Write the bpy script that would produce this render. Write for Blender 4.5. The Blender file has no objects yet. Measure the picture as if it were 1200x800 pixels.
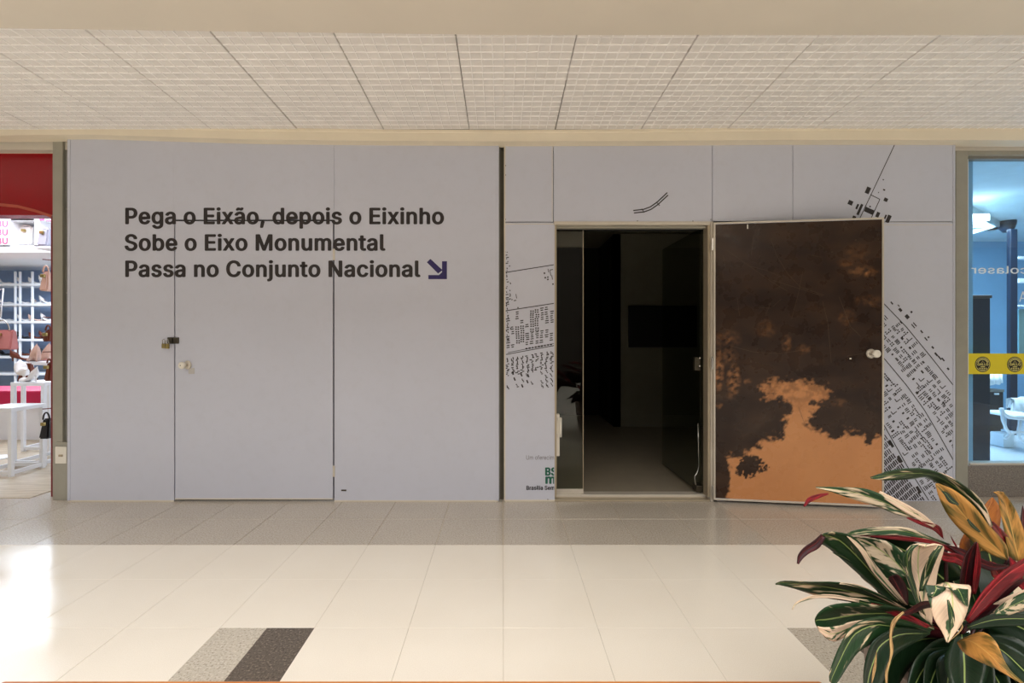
import bpy, bmesh, math, random
from mathutils import Vector, Matrix, noise
random.seed(7)
SC = bpy.context.scene
COL = SC.collection
F = 560.0; CX = 589.0; CY = 396.0; EYE = 1.226      # focal length in pixels, horizon and eye height

# ------------------------------------------------------------------ camera
cam = bpy.data.cameras.new('camera'); cam_o = bpy.data.objects.new('camera', cam); COL.objects.link(cam_o)
cam.sensor_width = 36.0; cam.lens = 36.0 * F / 1200.0
cam_o.location = (0, 0, EYE); cam_o.rotation_euler = (math.pi/2, 0, 0)
cam.shift_x = (600 - CX) / 1200.0; cam.shift_y = -(400 - CY) / 1200.0
cam.clip_start = 0.05; cam.clip_end = 100
SC.camera = cam_o
# ------------------------------------------------------------------ world and light
w = bpy.data.worlds.new('world'); SC.world = w; w.use_nodes = True
bg = w.node_tree.nodes['Background']; bg.inputs[0].default_value = (1.0, .97, .94, 1); bg.inputs[1].default_value = 0.3
def area(name, loc, size, power, color, rot=(0, 0, 0), sy=None):
    l = bpy.data.lights.new(name, 'AREA'); l.shape = 'RECTANGLE'; l.size = size; l.size_y = sy or size
    l.energy = power; l.color = color
    o = bpy.data.objects.new(name, l); COL.objects.link(o); o.location = loc; o.rotation_euler = rot
    return o
area('overhead_fill', (0, -3.3, 4.9), 12.0, 1180, (1.0, .975, .955), (0, 0, 0), 6.4)  # unseen source added behind the camera to brighten floor and lower wall
area('corridor_fill', (-2.2, .55, 2.56), .5, 9, (.96, .97, 1.0))  # three unseen fills added over the corridor, the left one tinted cooler
area('corridor_fill', (0.0, .55, 2.56), .5, 10, (1.0, .90, .78))
area('corridor_fill', (2.2, .55, 2.56), .5, 10, (1.0, .90, .78))
area('shoe_shop_light', (-4.9, 4.6, 2.72), 1.6, 60, (.80, .89, 1.0))
area('shoe_shop_light', (-6.6, 7.0, 2.4), 2.4, 190, (.74, .86, 1.0))
area('salon_light', (5.6, 5.6, 2.62), 1.6, 150, (.72, .88, 1.0))
SC.view_settings.view_transform = 'Standard'; SC.view_settings.look = 'None'
SC.view_settings.exposure = 0.0; SC.view_settings.gamma = 1.0; SC.view_settings.use_curve_mapping = False

# ------------------------------------------------------------------ helpers
def lin(c):
    c = c / 255.0
    return c / 12.92 if c <= .04045 else ((c + .055) / 1.055) ** 2.4
def S(r, g, b): return (lin(r), lin(g), lin(b), 1.0)
def P(px, py, Z): return Vector(((px - CX) * Z / F, Z, EYE - (py - CY) * Z / F))
def X(px, Z=3.585): return (px - CX) * Z / F
def H(py, Z=3.585): return EYE - (py - CY) * Z / F

class N:
    def __init__(s, name, color=(.8, .8, .8, 1), rough=.5, metal=0.0, spec=.5):
        m = bpy.data.materials.new(name); m.use_nodes = True; s.m = m; s.t = m.node_tree
        s.b = s.t.nodes['Principled BSDF']
        s.b.inputs['Base Color'].default_value = color; s.b.inputs['Roughness'].default_value = rough
        s.b.inputs['Metallic'].default_value = metal; s.b.inputs['Specular IOR Level'].default_value = spec
    def n(s, kind, **kw):
        x = s.t.nodes.new(kind)
        for k, v in kw.items():
            if k.startswith('_'): x.inputs[k[1:].replace('_', ' ')].default_value = v
            else: setattr(x, k, v)
        return x
    def l(s, a, b): s.t.links.new(a, b)
    def coord(s, kind='Object'):
        return s.n('ShaderNodeTexCoord').outputs[kind] if kind != 'Pos' else s.n('ShaderNodeNewGeometry').outputs['Position']
    def noise(s, scale, detail=3, rough=.5, src=None, dist=0.0):
        x = s.n('ShaderNodeTexNoise', _Scale=scale, _Detail=detail, _Roughness=rough, _Distortion=dist)
        s.l(src if src is not None else s.coord('Pos'), x.inputs['Vector']); return x.outputs['Fac']
    def ramp(s, fac, stops):
        x = s.n('ShaderNodeValToRGB'); e = x.color_ramp.elements
        while len(e) < len(stops): e.new(.5)
        for i, (p, c) in enumerate(stops): e[i].position = p; e[i].color = c
        s.l(fac, x.inputs['Fac']); return x.outputs['Color']
    def math(s, op, a, b=None, c=None):
        x = s.n('ShaderNodeMath', operation=op)
        for i, v in enumerate((a, b, c)):
            if v is None: continue
            if isinstance(v, (int, float)): x.inputs[i].default_value = v
            else: s.l(v, x.inputs[i])
        return x.outputs[0]
    def mix(s, fac, a, b, mode='MIX'):
        x = s.n('ShaderNodeMix', data_type='RGBA', blend_type=mode)
        for i, v in ((0, fac), (6, a), (7, b)):
            if isinstance(v, (int, float)): x.inputs[i].default_value = v
            elif isinstance(v, tuple): x.inputs[i].default_value = v
            else: s.l(v, x.inputs[i])
        return x.outputs[2]
    def base(s, c): s.l(c, s.b.inputs['Base Color']); return s
    def bump(s, h, strength=.2, dist=.002):
        x = s.n('ShaderNodeBump', _Strength=strength, _Distance=dist); s.l(h, x.inputs['Height']); s.l(x.outputs[0], s.b.inputs['Normal']); return s

def plain(name, c, rough=.5, metal=0, spec=.5, var=.06, scale=6):
    """flat colour with a slight procedural unevenness"""
    m = N(name, c, rough, metal, spec)
    a = tuple(max(0, v * (1 - var)) for v in c[:3]) + (1,); b = tuple(min(1, v * (1 + var)) for v in c[:3]) + (1,)
    m.base(m.ramp(m.noise(scale, 4, .6), [(.3, a), (.7, b)]))
    return m.m
def granite(name, dark, mid, light, rough, scale=260, coat=0):
    m = N(name, mid, rough)
    f = m.noise(scale, 2, .6)
    c = m.ramp(f, [(.34, dark), (.44, mid), (.56, mid), (.68, light)])
    c2 = m.mix(.35, c, m.ramp(m.noise(1.7, 3), [(.3, tuple(v*.86 for v in mid[:3]) + (1,)), (.7, tuple(min(1, v*1.1) for v in mid[:3]) + (1,))]))
    m.base(c2); return m.m
def emit(name, c, strength):
    m = N(name, c, .6); m.b.inputs['Emission Color'].default_value = c; m.b.inputs['Emission Strength'].default_value = strength
    return m.m
def glass(name, tint, rough=.0):
    m = N(name, tint, rough); m.b.inputs['Transmission Weight'].default_value = 1; m.b.inputs['IOR'].default_value = 1.45
    # thin architectural glass: mixes a clear tinted pass with a real mirror-like reflection
    t = m.t; g = t.nodes.new('ShaderNodeBsdfGlossy'); g.inputs['Roughness'].default_value = .0
    tr = t.nodes.new('ShaderNodeBsdfTransparent'); tr.inputs[0].default_value = tint
    fr = t.nodes.new('ShaderNodeFresnel'); 
    ge = t.nodes.new('ShaderNodeNewGeometry'); io = t.nodes.new('ShaderNodeMapRange')   # both faces of the thin pane reflect alike
    io.inputs[3].default_value = 1.5; io.inputs[4].default_value = 1/1.5; t.links.new(ge.outputs['Backfacing'], io.inputs[0]); t.links.new(io.outputs[0], fr.inputs[0])
    mx = t.nodes.new('ShaderNodeMixShader'); t.links.new(fr.outputs[0], mx.inputs[0])
    t.links.new(tr.outputs[0], mx.inputs[1]); t.links.new(g.outputs[0], mx.inputs[2])
    t.links.new(mx.outputs[0], t.nodes['Material Output'].inputs[0])
    return m.m

class MB:
    """collects shapes into one mesh"""
    def __init__(s): s.v = []; s.f = []; s.mi = []
    def add(s, vs, fs, mi=0):
        o = len(s.v); s.v += [tuple(v) for v in vs]; s.f += [[i + o for i in f] for f in fs]; s.mi += [mi] * len(fs); return s
    def box(s, x0, x1, y0, y1, z0, z1, bev=0.0, mi=0):
        if bev <= 0:
            vs = [(x, y, z) for z in (z0, z1) for y in (y0, y1) for x in (x0, x1)]
            return s.add(vs, [[0,2,3,1],[4,5,7,6],[0,1,5,4],[2,6,7,3],[0,4,6,2],[1,3,7,5]], mi)
        b = min(bev, (x1-x0)/2.01, (y1-y0)/2.01, (z1-z0)/2.01)
        bm = bmesh.new(); bmesh.ops.create_cube(bm, size=1)
        for v in bm.verts: v.co = Vector(((x0+x1)/2 + v.co.x*(x1-x0), (y0+y1)/2 + v.co.y*(y1-y0), (z0+z1)/2 + v.co.z*(z1-z0)))
        bmesh.ops.bevel(bm, geom=bm.edges[:], offset=b, segments=2, affect='EDGES', profile=.5)
        bm.verts.index_update(); s.add([v.co for v in bm.verts], [[v.index for v in f.verts] for f in bm.faces], mi); bm.free(); return s
    def quad(s, a, b, c, d, mi=0): return s.add([a, b, c, d], [[0, 1, 2, 3]], mi)
    def tube(s, pts, r, n=8, mi=0, closed=False, cap=True):
        pts = [Vector(p) for p in pts]; m = len(pts); rs = r if isinstance(r, (list, tuple)) else [r] * m
        rings = []; up = None
        for i, p in enumerate(pts):
            if closed: t = pts[(i+1) % m] - pts[i-1]
            else: t = pts[min(i+1, m-1)] - pts[max(i-1, 0)]
            t.normalize()
            if up is None:
                up = Vector((0, 0, 1)) if abs(t.z) < .9 else Vector((0, 1, 0))
            a = t.cross(up).normalized(); up = a.cross(t).normalized()
            rings.append([p + a*math.cos(2*math.pi*k/n)*rs[i] + up*math.sin(2*math.pi*k/n)*rs[i] for k in range(n)])
        vs = [v for r_ in rings for v in r_]; fs = []
        for i in range(m if closed else m-1):
            j = (i+1) % m
            for k in range(n): fs.append([i*n+k, i*n+(k+1) % n, j*n+(k+1) % n, j*n+k])
        if not closed and cap: fs.append(list(range(n))[::-1]); fs.append([(m-1)*n+k for k in range(n)])
        return s.add(vs, fs, mi)
    def lathe(s, prof, mat=None, n=24, mi=0):
        """prof: (radius, height) list round local z; mat places it"""
        mat = mat or Matrix(); vs = []; fs = []
        for r, h in prof:
            for k in range(n): vs.append(mat @ Vector((r*math.cos(2*math.pi*k/n), r*math.sin(2*math.pi*k/n), h)))
        for i in range(len(prof)-1):
            for k in range(n): fs.append([i*n+k, i*n+(k+1) % n, (i+1)*n+(k+1) % n, (i+1)*n+k])
        fs.append(list(range(n))[::-1]); fs.append([(len(prof)-1)*n+k for k in range(n)])
        return s.add(vs, fs, mi)
    def mesh(s, name, mats, smooth=False):
        me = bpy.data.meshes.new(name); me.from_pydata(s.v, [], s.f)
        for m in (mats if isinstance(mats, (list, tuple)) else [mats]): me.materials.append(m)
        me.polygons.foreach_set('material_index', s.mi)
        if smooth: me.polygons.foreach_set('use_smooth', [True]*len(s.f))
        me.update(); return me
    def build(s, name, mats, parent=None, smooth=False, loc=None):
        return put(name, s.mesh(name, mats, smooth), parent, loc)
def put(name, me, parent=None, loc=None):
    o = bpy.data.objects.new(name, me); COL.objects.link(o)
    if loc is not None: o.location = loc
    if parent:
        o.parent = parent
        if parent.type == 'EMPTY' or parent.location.length > 0:
            # coordinates are given in world space: bring them into the parent's space
            pm = Matrix.Translation(parent.location); pp = parent.parent
            while pp: pm = Matrix.Translation(pp.location) @ pm; pp = pp.parent
            if loc is None: o.matrix_parent_inverse = (pm).inverted()
            else: o.matrix_parent_inverse = (pm).inverted()
    return o
def tag(o, label=None, cat=None, group=None, kind=None):
    if label: o['label'] = label
    if cat: o['category'] = cat
    if group: o['group'] = group
    if kind: o['kind'] = kind
    return o
def thing(name, loc, label, cat, group=None, kind=None):
    o = bpy.data.objects.new(name, None); COL.objects.link(o); o.location = loc; o.empty_display_size = .05
    return tag(o, label, cat, group, kind)
def copy_tree(o, parent=None):
    c = o.copy(); COL.objects.link(c)
    if parent: c.parent = parent
    for ch in list(o.children): copy_tree(ch, c)
    return c

GLYPHS = {",":[188,[[38,-119,68,71,137,71,84,-119]]],"A":[480,[[16,0,201,509,276,509,463,0,395,0,287,302,264,372,232,478,245,478,213,371,191,302,85,0],[110,142,110,199,370,199,370,142]]],"B":[456,[[60,0,60,509,241,509,274,507,304,501,329,491,350,477,367,461,381,442,390,421,396,398,398,374,395,344,387,320,373,301,356,286,315,267,315,262,339,257,363,245,385,227,402,203,411,184,416,161,418,136,416,111,410,88,400,67,386,48,368,31,344,18,317,8,284,2,247,0],[125,57,245,57,281,60,309,67,330,80,344,96,353,115,355,137,352,161,342,184,327,203,306,218,279,228,248,231,125,231],[125,285,238,285,265,288,288,296,308,309,323,326,333,348,336,372,333,393,326,412,313,429,294,442,270,449,240,452,125,452]]],"C":[510,[[267,-7,225,-3,186,7,150,25,119,49,92,79,70,115,53,157,44,203,40,254,44,305,53,352,70,393,92,429,119,459,150,484,186,501,225,512,267,516,293,514,317,511,340,504,362,496,383,485,402,471,419,456,435,438,448,418,459,397,467,373,473,348,408,348,401,373,389,395,357,428,315,449,267,456,237,453,209,445,184,432,161,414,141,391,125,364,113,332,106,295,103,254,106,213,113,177,125,145,141,117,161,94,184,76,210,63,237,56,267,53,315,60,357,81,389,114,408,160,473,160,467,135,459,112,448,91,435,71,420,53,402,38,383,24,363,13,341,5,317,-2,293,-6]]],"E":[419,[[60,0,60,509,372,509,372,452,125,452,125,286,355,286,355,229,125,229,125,57,375,57,375,0]]],"F":[410,[[60,0,60,509,369,509,369,452,125,452,125,278,346,278,346,221,125,221,125,0]]],"G":[520,[[269,-7,225,-3,185,7,149,25,118,49,91,79,69,116,53,157,43,203,40,254,43,305,53,352,69,393,91,429,117,459,149,484,184,501,223,512,265,516,291,514,316,510,340,504,363,494,384,483,403,469,421,453,436,436,449,416,460,395,468,373,474,349,408,349,387,393,356,427,315,448,265,456,236,453,209,445,183,432,160,414,141,392,125,364,113,332,106,295,103,254,106,213,113,177,125,145,141,117,161,95,184,76,210,63,238,56,269,53,296,55,322,61,345,71,365,85,382,102,396,123,407,147,413,173,415,202,434,199,283,199,283,256,478,256,478,200,475,160,466,124,451,91,431,62,406,38,377,19,344,5,308,-4]]],"L":[393,[[60,0,60,509,125,509,125,57,361,57,361,0]]],"M":[628,[[60,0,60,509,152,509,277,187,287,159,299,123,311,84,322,49,307,49,318,83,330,121,342,158,352,187,476,509,568,509,568,0,504,0,504,291,504,327,505,369,506,413,507,457,513,457,498,409,482,363,467,322,456,291,342,0,286,0,170,291,159,321,145,361,129,408,112,457,119,457,120,416,121,372,122,328,122,291,122,0]]],"N":[523,[[60,0,60,509,136,509,343,183,363,151,388,107,414,55,405,54,401,108,399,157,399,195,399,509,463,509,463,0,387,0,202,290,177,331,148,381,108,452,119,454,122,384,124,328,125,291,125,0]]],"O":[533,[[267,-7,225,-3,186,7,150,25,119,49,92,79,70,115,53,157,44,203,40,254,44,305,53,352,70,393,92,429,119,459,150,484,186,501,225,512,267,516,309,512,348,501,384,484,415,459,442,429,464,393,480,352,490,305,493,254,490,203,480,157,464,115,442,79,415,49,384,25,348,7,309,-3],[267,53,296,55,324,63,349,76,372,94,392,116,408,144,420,176,428,213,430,254,428,295,420,332,408,365,392,392,372,415,349,433,324,446,296,453,267,456,237,453,210,445,184,433,161,415,142,392,125,364,113,332,106,295,103,254,106,213,113,176,125,144,142,117,161,94,184,76,210,63,237,55]]],"P":[445,[[60,0,60,509,235,509,272,506,305,499,332,487,356,471,375,452,390,430,400,404,407,377,409,348,407,318,400,291,390,265,375,243,356,223,332,207,305,195,272,188,235,186,125,186,125,0],[125,242,233,242,257,244,279,248,297,256,318,272,333,294,342,319,344,348,342,376,333,402,318,423,297,439,279,446,257,451,232,452,125,452]]],"R":[449,[[60,0,60,509,236,509,273,506,305,500,333,489,356,473,376,455,390,433,401,408,407,381,409,352,407,323,401,296,390,271,376,250,356,232,333,217,305,206,273,200,236,198,96,198,96,255,234,255,258,256,280,260,298,267,319,281,334,300,342,324,345,352,342,380,334,405,319,425,298,440,279,446,258,451,233,452,125,452,125,0],[353,0,230,229,303,229,428,0]]],"S":[447,[[224,-9,188,-7,156,-1,128,9,102,23,81,40,64,60,51,83,42,109,38,137,104,137,110,110,123,88,142,71,166,59,194,52,224,49,246,50,267,54,286,60,311,74,329,92,341,114,346,139,342,161,332,179,316,193,296,205,245,222,184,239,145,253,112,269,86,289,67,313,56,341,52,372,54,400,62,425,75,448,92,468,113,484,138,498,165,508,195,514,227,516,259,514,289,508,316,498,340,484,360,468,377,449,390,427,398,403,401,378,337,378,332,402,320,421,302,437,280,449,254,456,225,459,194,456,167,448,145,435,129,418,118,398,115,376,119,352,131,334,148,319,169,308,212,293,264,279,312,264,359,238,379,220,395,198,402,180,407,161,408,139,406,112,399,87,386,64,370,43,349,25,323,11,294,0,261,-7]]],"U":[517,[[259,-8,220,-6,186,2,154,15,126,33,103,55,85,80,71,108,63,140,60,173,60,509,124,509,124,178,126,155,132,133,141,113,153,95,169,80,187,68,208,59,232,53,259,52,285,53,309,59,331,68,349,80,364,95,377,113,385,133,391,155,393,178,393,509,457,509,457,173,454,140,446,108,433,80,414,55,391,33,363,15,332,2,297,-6]]],"a":[389,[[160,-9,137,-7,115,-3,94,5,76,15,60,29,48,45,38,63,32,84,30,108,34,138,43,161,58,179,78,193,125,211,178,220,234,227,265,235,273,243,276,255,276,257,273,279,267,297,256,311,240,322,220,329,196,331,171,329,149,322,118,301,100,274,41,291,51,313,64,331,79,346,95,358,114,368,133,375,153,380,173,383,194,384,239,379,286,360,306,343,322,320,330,301,335,278,337,251,337,0,277,0,277,52,272,52,252,25,215,1,190,-6],[170,45,202,49,228,59,248,74,263,93,272,115,276,138,276,190,259,182,231,176,200,171,175,168,134,159,117,150,103,139,95,124,92,105,94,87,102,72,114,61,130,52]]],"b":[424,[[229,-8,198,-5,172,4,138,31,118,59,112,59,112,0,53,0,53,509,114,509,114,319,118,319,137,346,171,373,197,381,229,384,259,382,287,374,313,361,335,342,354,320,370,293,381,261,388,227,390,189,388,151,381,116,370,84,355,57,336,34,313,16,288,3,260,-6],[220,47,242,49,262,55,279,66,294,80,306,97,316,117,323,139,327,163,328,189,327,215,323,239,316,261,307,281,295,298,280,311,262,322,243,328,220,330,198,328,178,322,161,312,147,299,134,282,125,263,118,241,114,216,113,189,114,162,118,138,125,115,135,95,147,78,162,65,179,55,198,49]]],"c":[396,[[207,-8,174,-5,144,3,117,16,93,35,72,58,56,85,44,116,37,150,34,187,37,225,44,260,56,291,72,318,93,341,117,360,144,374,174,382,207,384,260,377,305,356,340,322,362,277,303,262,290,289,270,311,242,325,207,330,184,328,163,321,145,310,130,296,118,278,108,258,102,236,98,212,96,187,98,163,102,139,108,117,118,97,130,80,145,66,163,55,184,49,207,46,243,52,271,66,292,89,304,117,363,102,354,78,341,56,306,21,261,-1]]],"d":[424,[[195,-8,165,-6,137,3,111,16,89,34,70,57,55,84,43,116,36,151,34,189,36,227,43,261,55,293,70,320,89,342,112,361,137,374,165,382,196,384,228,381,253,373,287,346,306,319,311,319,311,509,372,509,372,0,313,0,313,59,307,59,287,31,252,4,227,-5],[205,47,226,49,246,55,263,65,278,78,290,95,299,115,306,138,310,162,312,189,310,216,306,241,300,263,290,282,278,299,263,312,246,322,227,328,205,330,182,328,162,322,145,311,130,298,118,281,108,261,102,239,98,215,96,189,98,163,102,139,109,117,118,97,130,80,145,66,162,55,182,49]]],"e":[404,[[212,-8,177,-5,145,3,117,16,92,35,72,58,56,85,44,116,37,150,34,187,36,224,44,258,55,290,71,317,91,340,115,359,142,373,172,382,205,384,226,383,246,380,266,374,285,366,303,355,319,341,334,324,347,305,357,282,365,256,370,227,371,194,371,169,75,169,75,221,338,221,310,202,308,226,304,248,298,269,283,294,263,314,237,326,205,330,183,328,164,323,146,313,125,294,109,270,99,241,96,211,96,178,98,151,102,127,110,106,121,88,135,73,151,61,169,53,190,48,212,46,254,53,285,73,306,105,365,91,353,63,335,39,320,26,302,14,283,4,261,-3,237,-7]]],"f":[254,[[228,379,228,327,6,327,6,379],[81,0,81,432,84,461,96,486,113,505,135,519,161,527,187,530,222,527,243,521,227,468,215,472,195,474,171,470,154,460,145,443,142,419,142,0]]],"g":[425,[[207,-151,180,-149,156,-146,134,-140,105,-127,82,-110,64,-91,51,-69,101,-41,122,-66,154,-88,178,-95,207,-97,236,-95,261,-87,282,-75,298,-58,308,-34,311,-6,311,68,306,68,287,41,252,16,227,8,195,5,165,7,138,14,113,27,90,43,71,65,55,90,43,120,36,154,34,191,36,229,43,263,55,293,71,320,90,342,112,361,138,374,166,382,196,384,228,382,253,373,288,346,308,319,313,319,313,379,372,379,372,-9,370,-40,363,-67,350,-90,334,-109,314,-124,291,-136,265,-144,237,-149],[205,59,227,61,246,66,264,75,285,95,300,121,307,142,311,166,312,193,311,219,307,242,300,264,291,283,279,299,264,312,247,322,227,328,205,330,182,328,163,322,145,312,130,298,118,282,109,262,102,241,98,218,96,193,98,167,102,144,109,123,124,96,145,76,163,66,183,61]]],"h":[410,[[114,227,114,0,53,0,53,509,114,509,114,287,102,287,116,319,132,344,152,362,175,374,200,382,227,384,252,383,275,377,295,369,313,356,328,340,341,321,350,298,355,271,357,240,357,0,296,0,296,235,293,263,286,286,273,304,256,318,235,326,210,329,184,326,161,317,141,303,126,283,117,257]]],"i":[167,[[53,0,53,379,114,379,114,0],[84,443,67,446,54,455,44,468,41,483,44,499,54,512,67,521,84,524,100,521,114,512,123,499,126,483,123,468,114,455,100,446]]],"j":[167,[[53,379,114,379,114,-30,112,-52,108,-72,102,-90,86,-113,65,-129,47,-137,27,-141,4,-143,-10,-143,-10,-87,2,-87,25,-83,40,-72,50,-54,53,-29],[83,443,67,446,53,455,44,468,41,483,44,499,53,512,67,521,83,524,100,521,114,512,123,499,126,483,123,468,114,455,100,446]]],"l":[189,[[139,-2,112,0,91,8,74,20,62,37,55,59,53,84,53,509,114,509,114,99,115,77,120,62,130,54,146,52,160,53,170,54,181,3,162,-1]]],"m":[610,[[53,0,53,379,112,379,112,295,108,295,118,323,132,346,151,363,172,376,195,384,219,386,245,383,268,375,287,361,303,342,314,320,321,295,312,295,322,321,337,343,357,361,381,375,407,383,437,386,458,385,478,380,497,372,514,361,529,346,541,328,550,307,555,283,557,255,557,0,496,0,496,254,493,279,485,298,473,313,447,326,419,330,395,328,374,320,358,307,345,290,338,270,335,247,335,0,274,0,274,260,269,288,253,311,229,326,199,330,178,328,158,320,140,307,126,289,117,266,114,238,114,0]]],"n":[410,[[114,227,114,0,53,0,53,379,112,379,112,287,102,287,116,319,132,344,152,362,175,374,200,382,227,384,252,383,275,377,295,369,313,356,328,340,341,321,350,298,355,271,357,240,357,0,296,0,296,235,293,263,286,286,273,304,256,318,235,326,210,329,184,326,161,317,141,303,126,283,117,257]]],"o":[415,[[207,-8,174,-5,144,3,117,16,93,35,72,58,56,85,44,116,37,150,34,187,37,225,44,260,56,291,72,318,93,341,117,360,144,374,174,382,207,384,241,382,271,374,299,360,323,341,343,318,359,291,371,260,379,225,381,187,379,150,371,116,359,85,343,58,323,35,299,16,271,3,241,-5],[207,46,231,49,252,55,270,66,285,80,298,97,307,117,314,139,318,163,319,187,318,212,314,236,307,258,298,278,285,296,270,310,252,321,231,328,207,330,184,328,163,321,145,310,130,296,118,278,108,258,102,236,98,212,96,187,98,163,102,139,108,117,118,97,130,80,145,66,163,55,184,49]]],"p":[424,[[53,-143,53,379,112,379,112,319,118,319,137,346,171,373,197,381,229,384,259,382,287,374,313,361,335,342,354,320,370,293,381,261,388,227,390,189,388,151,381,116,370,84,355,57,336,34,313,16,288,3,260,-6,229,-8,198,-5,173,4,138,31,118,59,114,59,114,-143],[220,47,242,49,262,55,279,66,294,80,306,97,316,117,323,139,327,163,328,189,327,215,323,239,316,261,307,281,295,298,280,311,262,322,243,328,220,330,198,328,178,322,161,312,147,299,134,282,125,263,118,241,114,216,113,189,114,162,118,138,125,115,135,95,147,78,162,65,179,55,198,49]]],"r":[259,[[53,0,53,379,112,379,112,321,115,321,130,347,152,367,171,377,191,383,213,385,229,384,243,384,243,322,230,324,207,326,182,323,159,315,140,301,126,284,117,262,114,237,114,0]]],"s":[365,[[182,-8,157,-7,133,-3,112,3,93,12,76,24,62,38,50,54,41,73,36,94,94,107,105,79,124,60,150,49,181,45,206,47,227,53,244,62,262,81,268,103,265,121,254,136,237,147,212,155,149,170,118,180,92,192,72,208,58,227,50,249,47,274,49,295,55,314,65,332,79,347,95,360,115,370,137,378,161,383,187,384,212,383,234,379,254,372,279,358,299,339,314,316,324,290,268,277,258,298,243,316,219,328,187,333,156,329,131,317,114,299,109,277,112,258,124,243,144,232,172,223,229,209,261,200,287,187,306,171,320,153,328,131,331,107,329,85,323,65,312,47,298,31,281,18,260,6,236,-2,210,-7]]],"t":[227,[[204,379,204,327,6,327,6,379],[65,471,126,471,126,98,128,76,136,61,150,53,170,50,185,51,202,54,213,2,192,-3,168,-4,138,-1,113,7,92,21,77,41,68,64,65,93]]],"u":[410,[[182,-5,158,-3,135,2,115,11,97,23,82,39,69,59,60,82,54,109,53,139,53,379,114,379,114,144,116,117,124,94,137,75,154,61,175,53,200,50,226,53,249,62,268,77,283,97,293,122,296,153,296,379,357,379,357,0,298,0,298,92,307,92,294,60,277,35,257,17,234,5,209,-3]]],"x":[379,[[21,0,171,218,171,171,29,379,100,379,147,306,179,253,207,206,175,206,202,253,233,306,282,379,352,379,209,169,209,214,358,0,287,0,231,85,200,136,173,182,205,182,178,136,148,85,91,0]]],"ã":[389,[[160,-9,137,-7,115,-3,94,5,76,15,60,29,48,45,38,63,32,84,30,108,34,138,43,161,58,179,78,193,125,211,178,220,234,227,265,235,273,243,276,255,276,257,273,279,267,297,256,311,240,322,220,329,196,331,171,329,149,322,118,301,100,274,41,291,51,313,64,331,79,346,95,358,114,368,133,375,153,380,173,383,194,384,239,379,286,360,306,343,322,320,330,301,335,278,337,251,337,0,277,0,277,52,272,52,252,25,215,1,190,-6],[170,45,202,49,228,59,248,74,263,93,272,115,276,138,276,190,259,182,231,176,200,171,175,168,134,159,117,150,103,139,95,124,92,105,94,87,102,72,114,61,130,52],[234,446,209,450,186,460,166,470,151,475,143,472,138,466,133,448,90,448,94,476,104,498,121,513,145,518,170,514,191,504,210,494,227,490,240,496,247,517,288,517,284,488,273,466,256,451]]],"í":[167,[[53,0,53,379,114,379,114,0],[57,429,104,529,173,529,107,429]]]}
def text_mesh(name, s, size, mat, bold=0.0, clip_x=None, mirror=False, width=None, align='L'):
    """flat lettering in the x-z plane, baseline at z=0; size = capital height in metres; width = forced total width"""
    k = size / 509.0; x = 0; cu = bpy.data.curves.new(name, 'CURVE'); cu.dimensions = '2D'; cu.fill_mode = 'FRONT'
    adv = []
    for ch in s:
        if ch == ' ': adv.append(205); continue
        adv.append(GLYPHS[ch][0] + bold * 300)
    tot = sum(adv) * k; sx = (width / tot) if width else 1.0
    for ch, a in zip(s, adv):
        if ch != ' ':
            for sp in GLYPHS[ch][1]:
                n = len(sp) // 2; q = cu.splines.new('POLY'); q.points.add(n - 1); q.use_cyclic_u = True
                for i in range(n): q.points[i].co = ((x + sp[2*i] + bold*150) * k * sx, sp[2*i+1] * k, 0, 1)
        x += a
    o = bpy.data.objects.new(name, cu); COL.objects.link(o)
    bpy.context.view_layer.update()
    me = bpy.data.meshes.new_from_object(o.evaluated_get(bpy.context.evaluated_depsgraph_get()))
    bpy.data.objects.remove(o); bpy.data.curves.remove(cu)
    bm = bmesh.new(); bm.from_mesh(me); bm.verts.index_update()
    if clip_x is not None: bmesh.ops.bisect_plane(bm, geom=bm.verts[:]+bm.edges[:]+bm.faces[:], plane_co=(clip_x, 0, 0), plane_no=(1, 0, 0), clear_outer=True)
    W = tot * sx
    if bold > 0:
        # heavier strokes: the outline laid down several times, shifted round a small circle
        bm.verts.index_update(); src = [v.co.copy() for v in bm.verts]; fcs = [[v.index for v in f.verts] for f in bm.faces]; d = bold * size * .6
        for k in range(10):
            a = 2*math.pi*k/10; nv = [bm.verts.new((c.x + d*math.cos(a), c.y + d*math.sin(a)*.6, .00012*(k+1))) for c in src]
            for f in fcs:
                try: bm.faces.new([nv[i] for i in f])
                except ValueError: pass
        if clip_x is not None: bmesh.ops.bisect_plane(bm, geom=bm.verts[:]+bm.edges[:]+bm.faces[:], plane_co=(clip_x, 0, 0), plane_no=(1, 0, 0), clear_outer=True)
    for v in bm.verts:
        xx = v.co.x
        if align == 'C': xx -= W / 2
        if mirror: xx = -xx
        v.co = Vector((xx, -v.co.z, v.co.y))
    bm.to_mesh(me); bm.free(); me.materials.clear(); me.materials.append(mat); me.name = name
    return me

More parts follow.
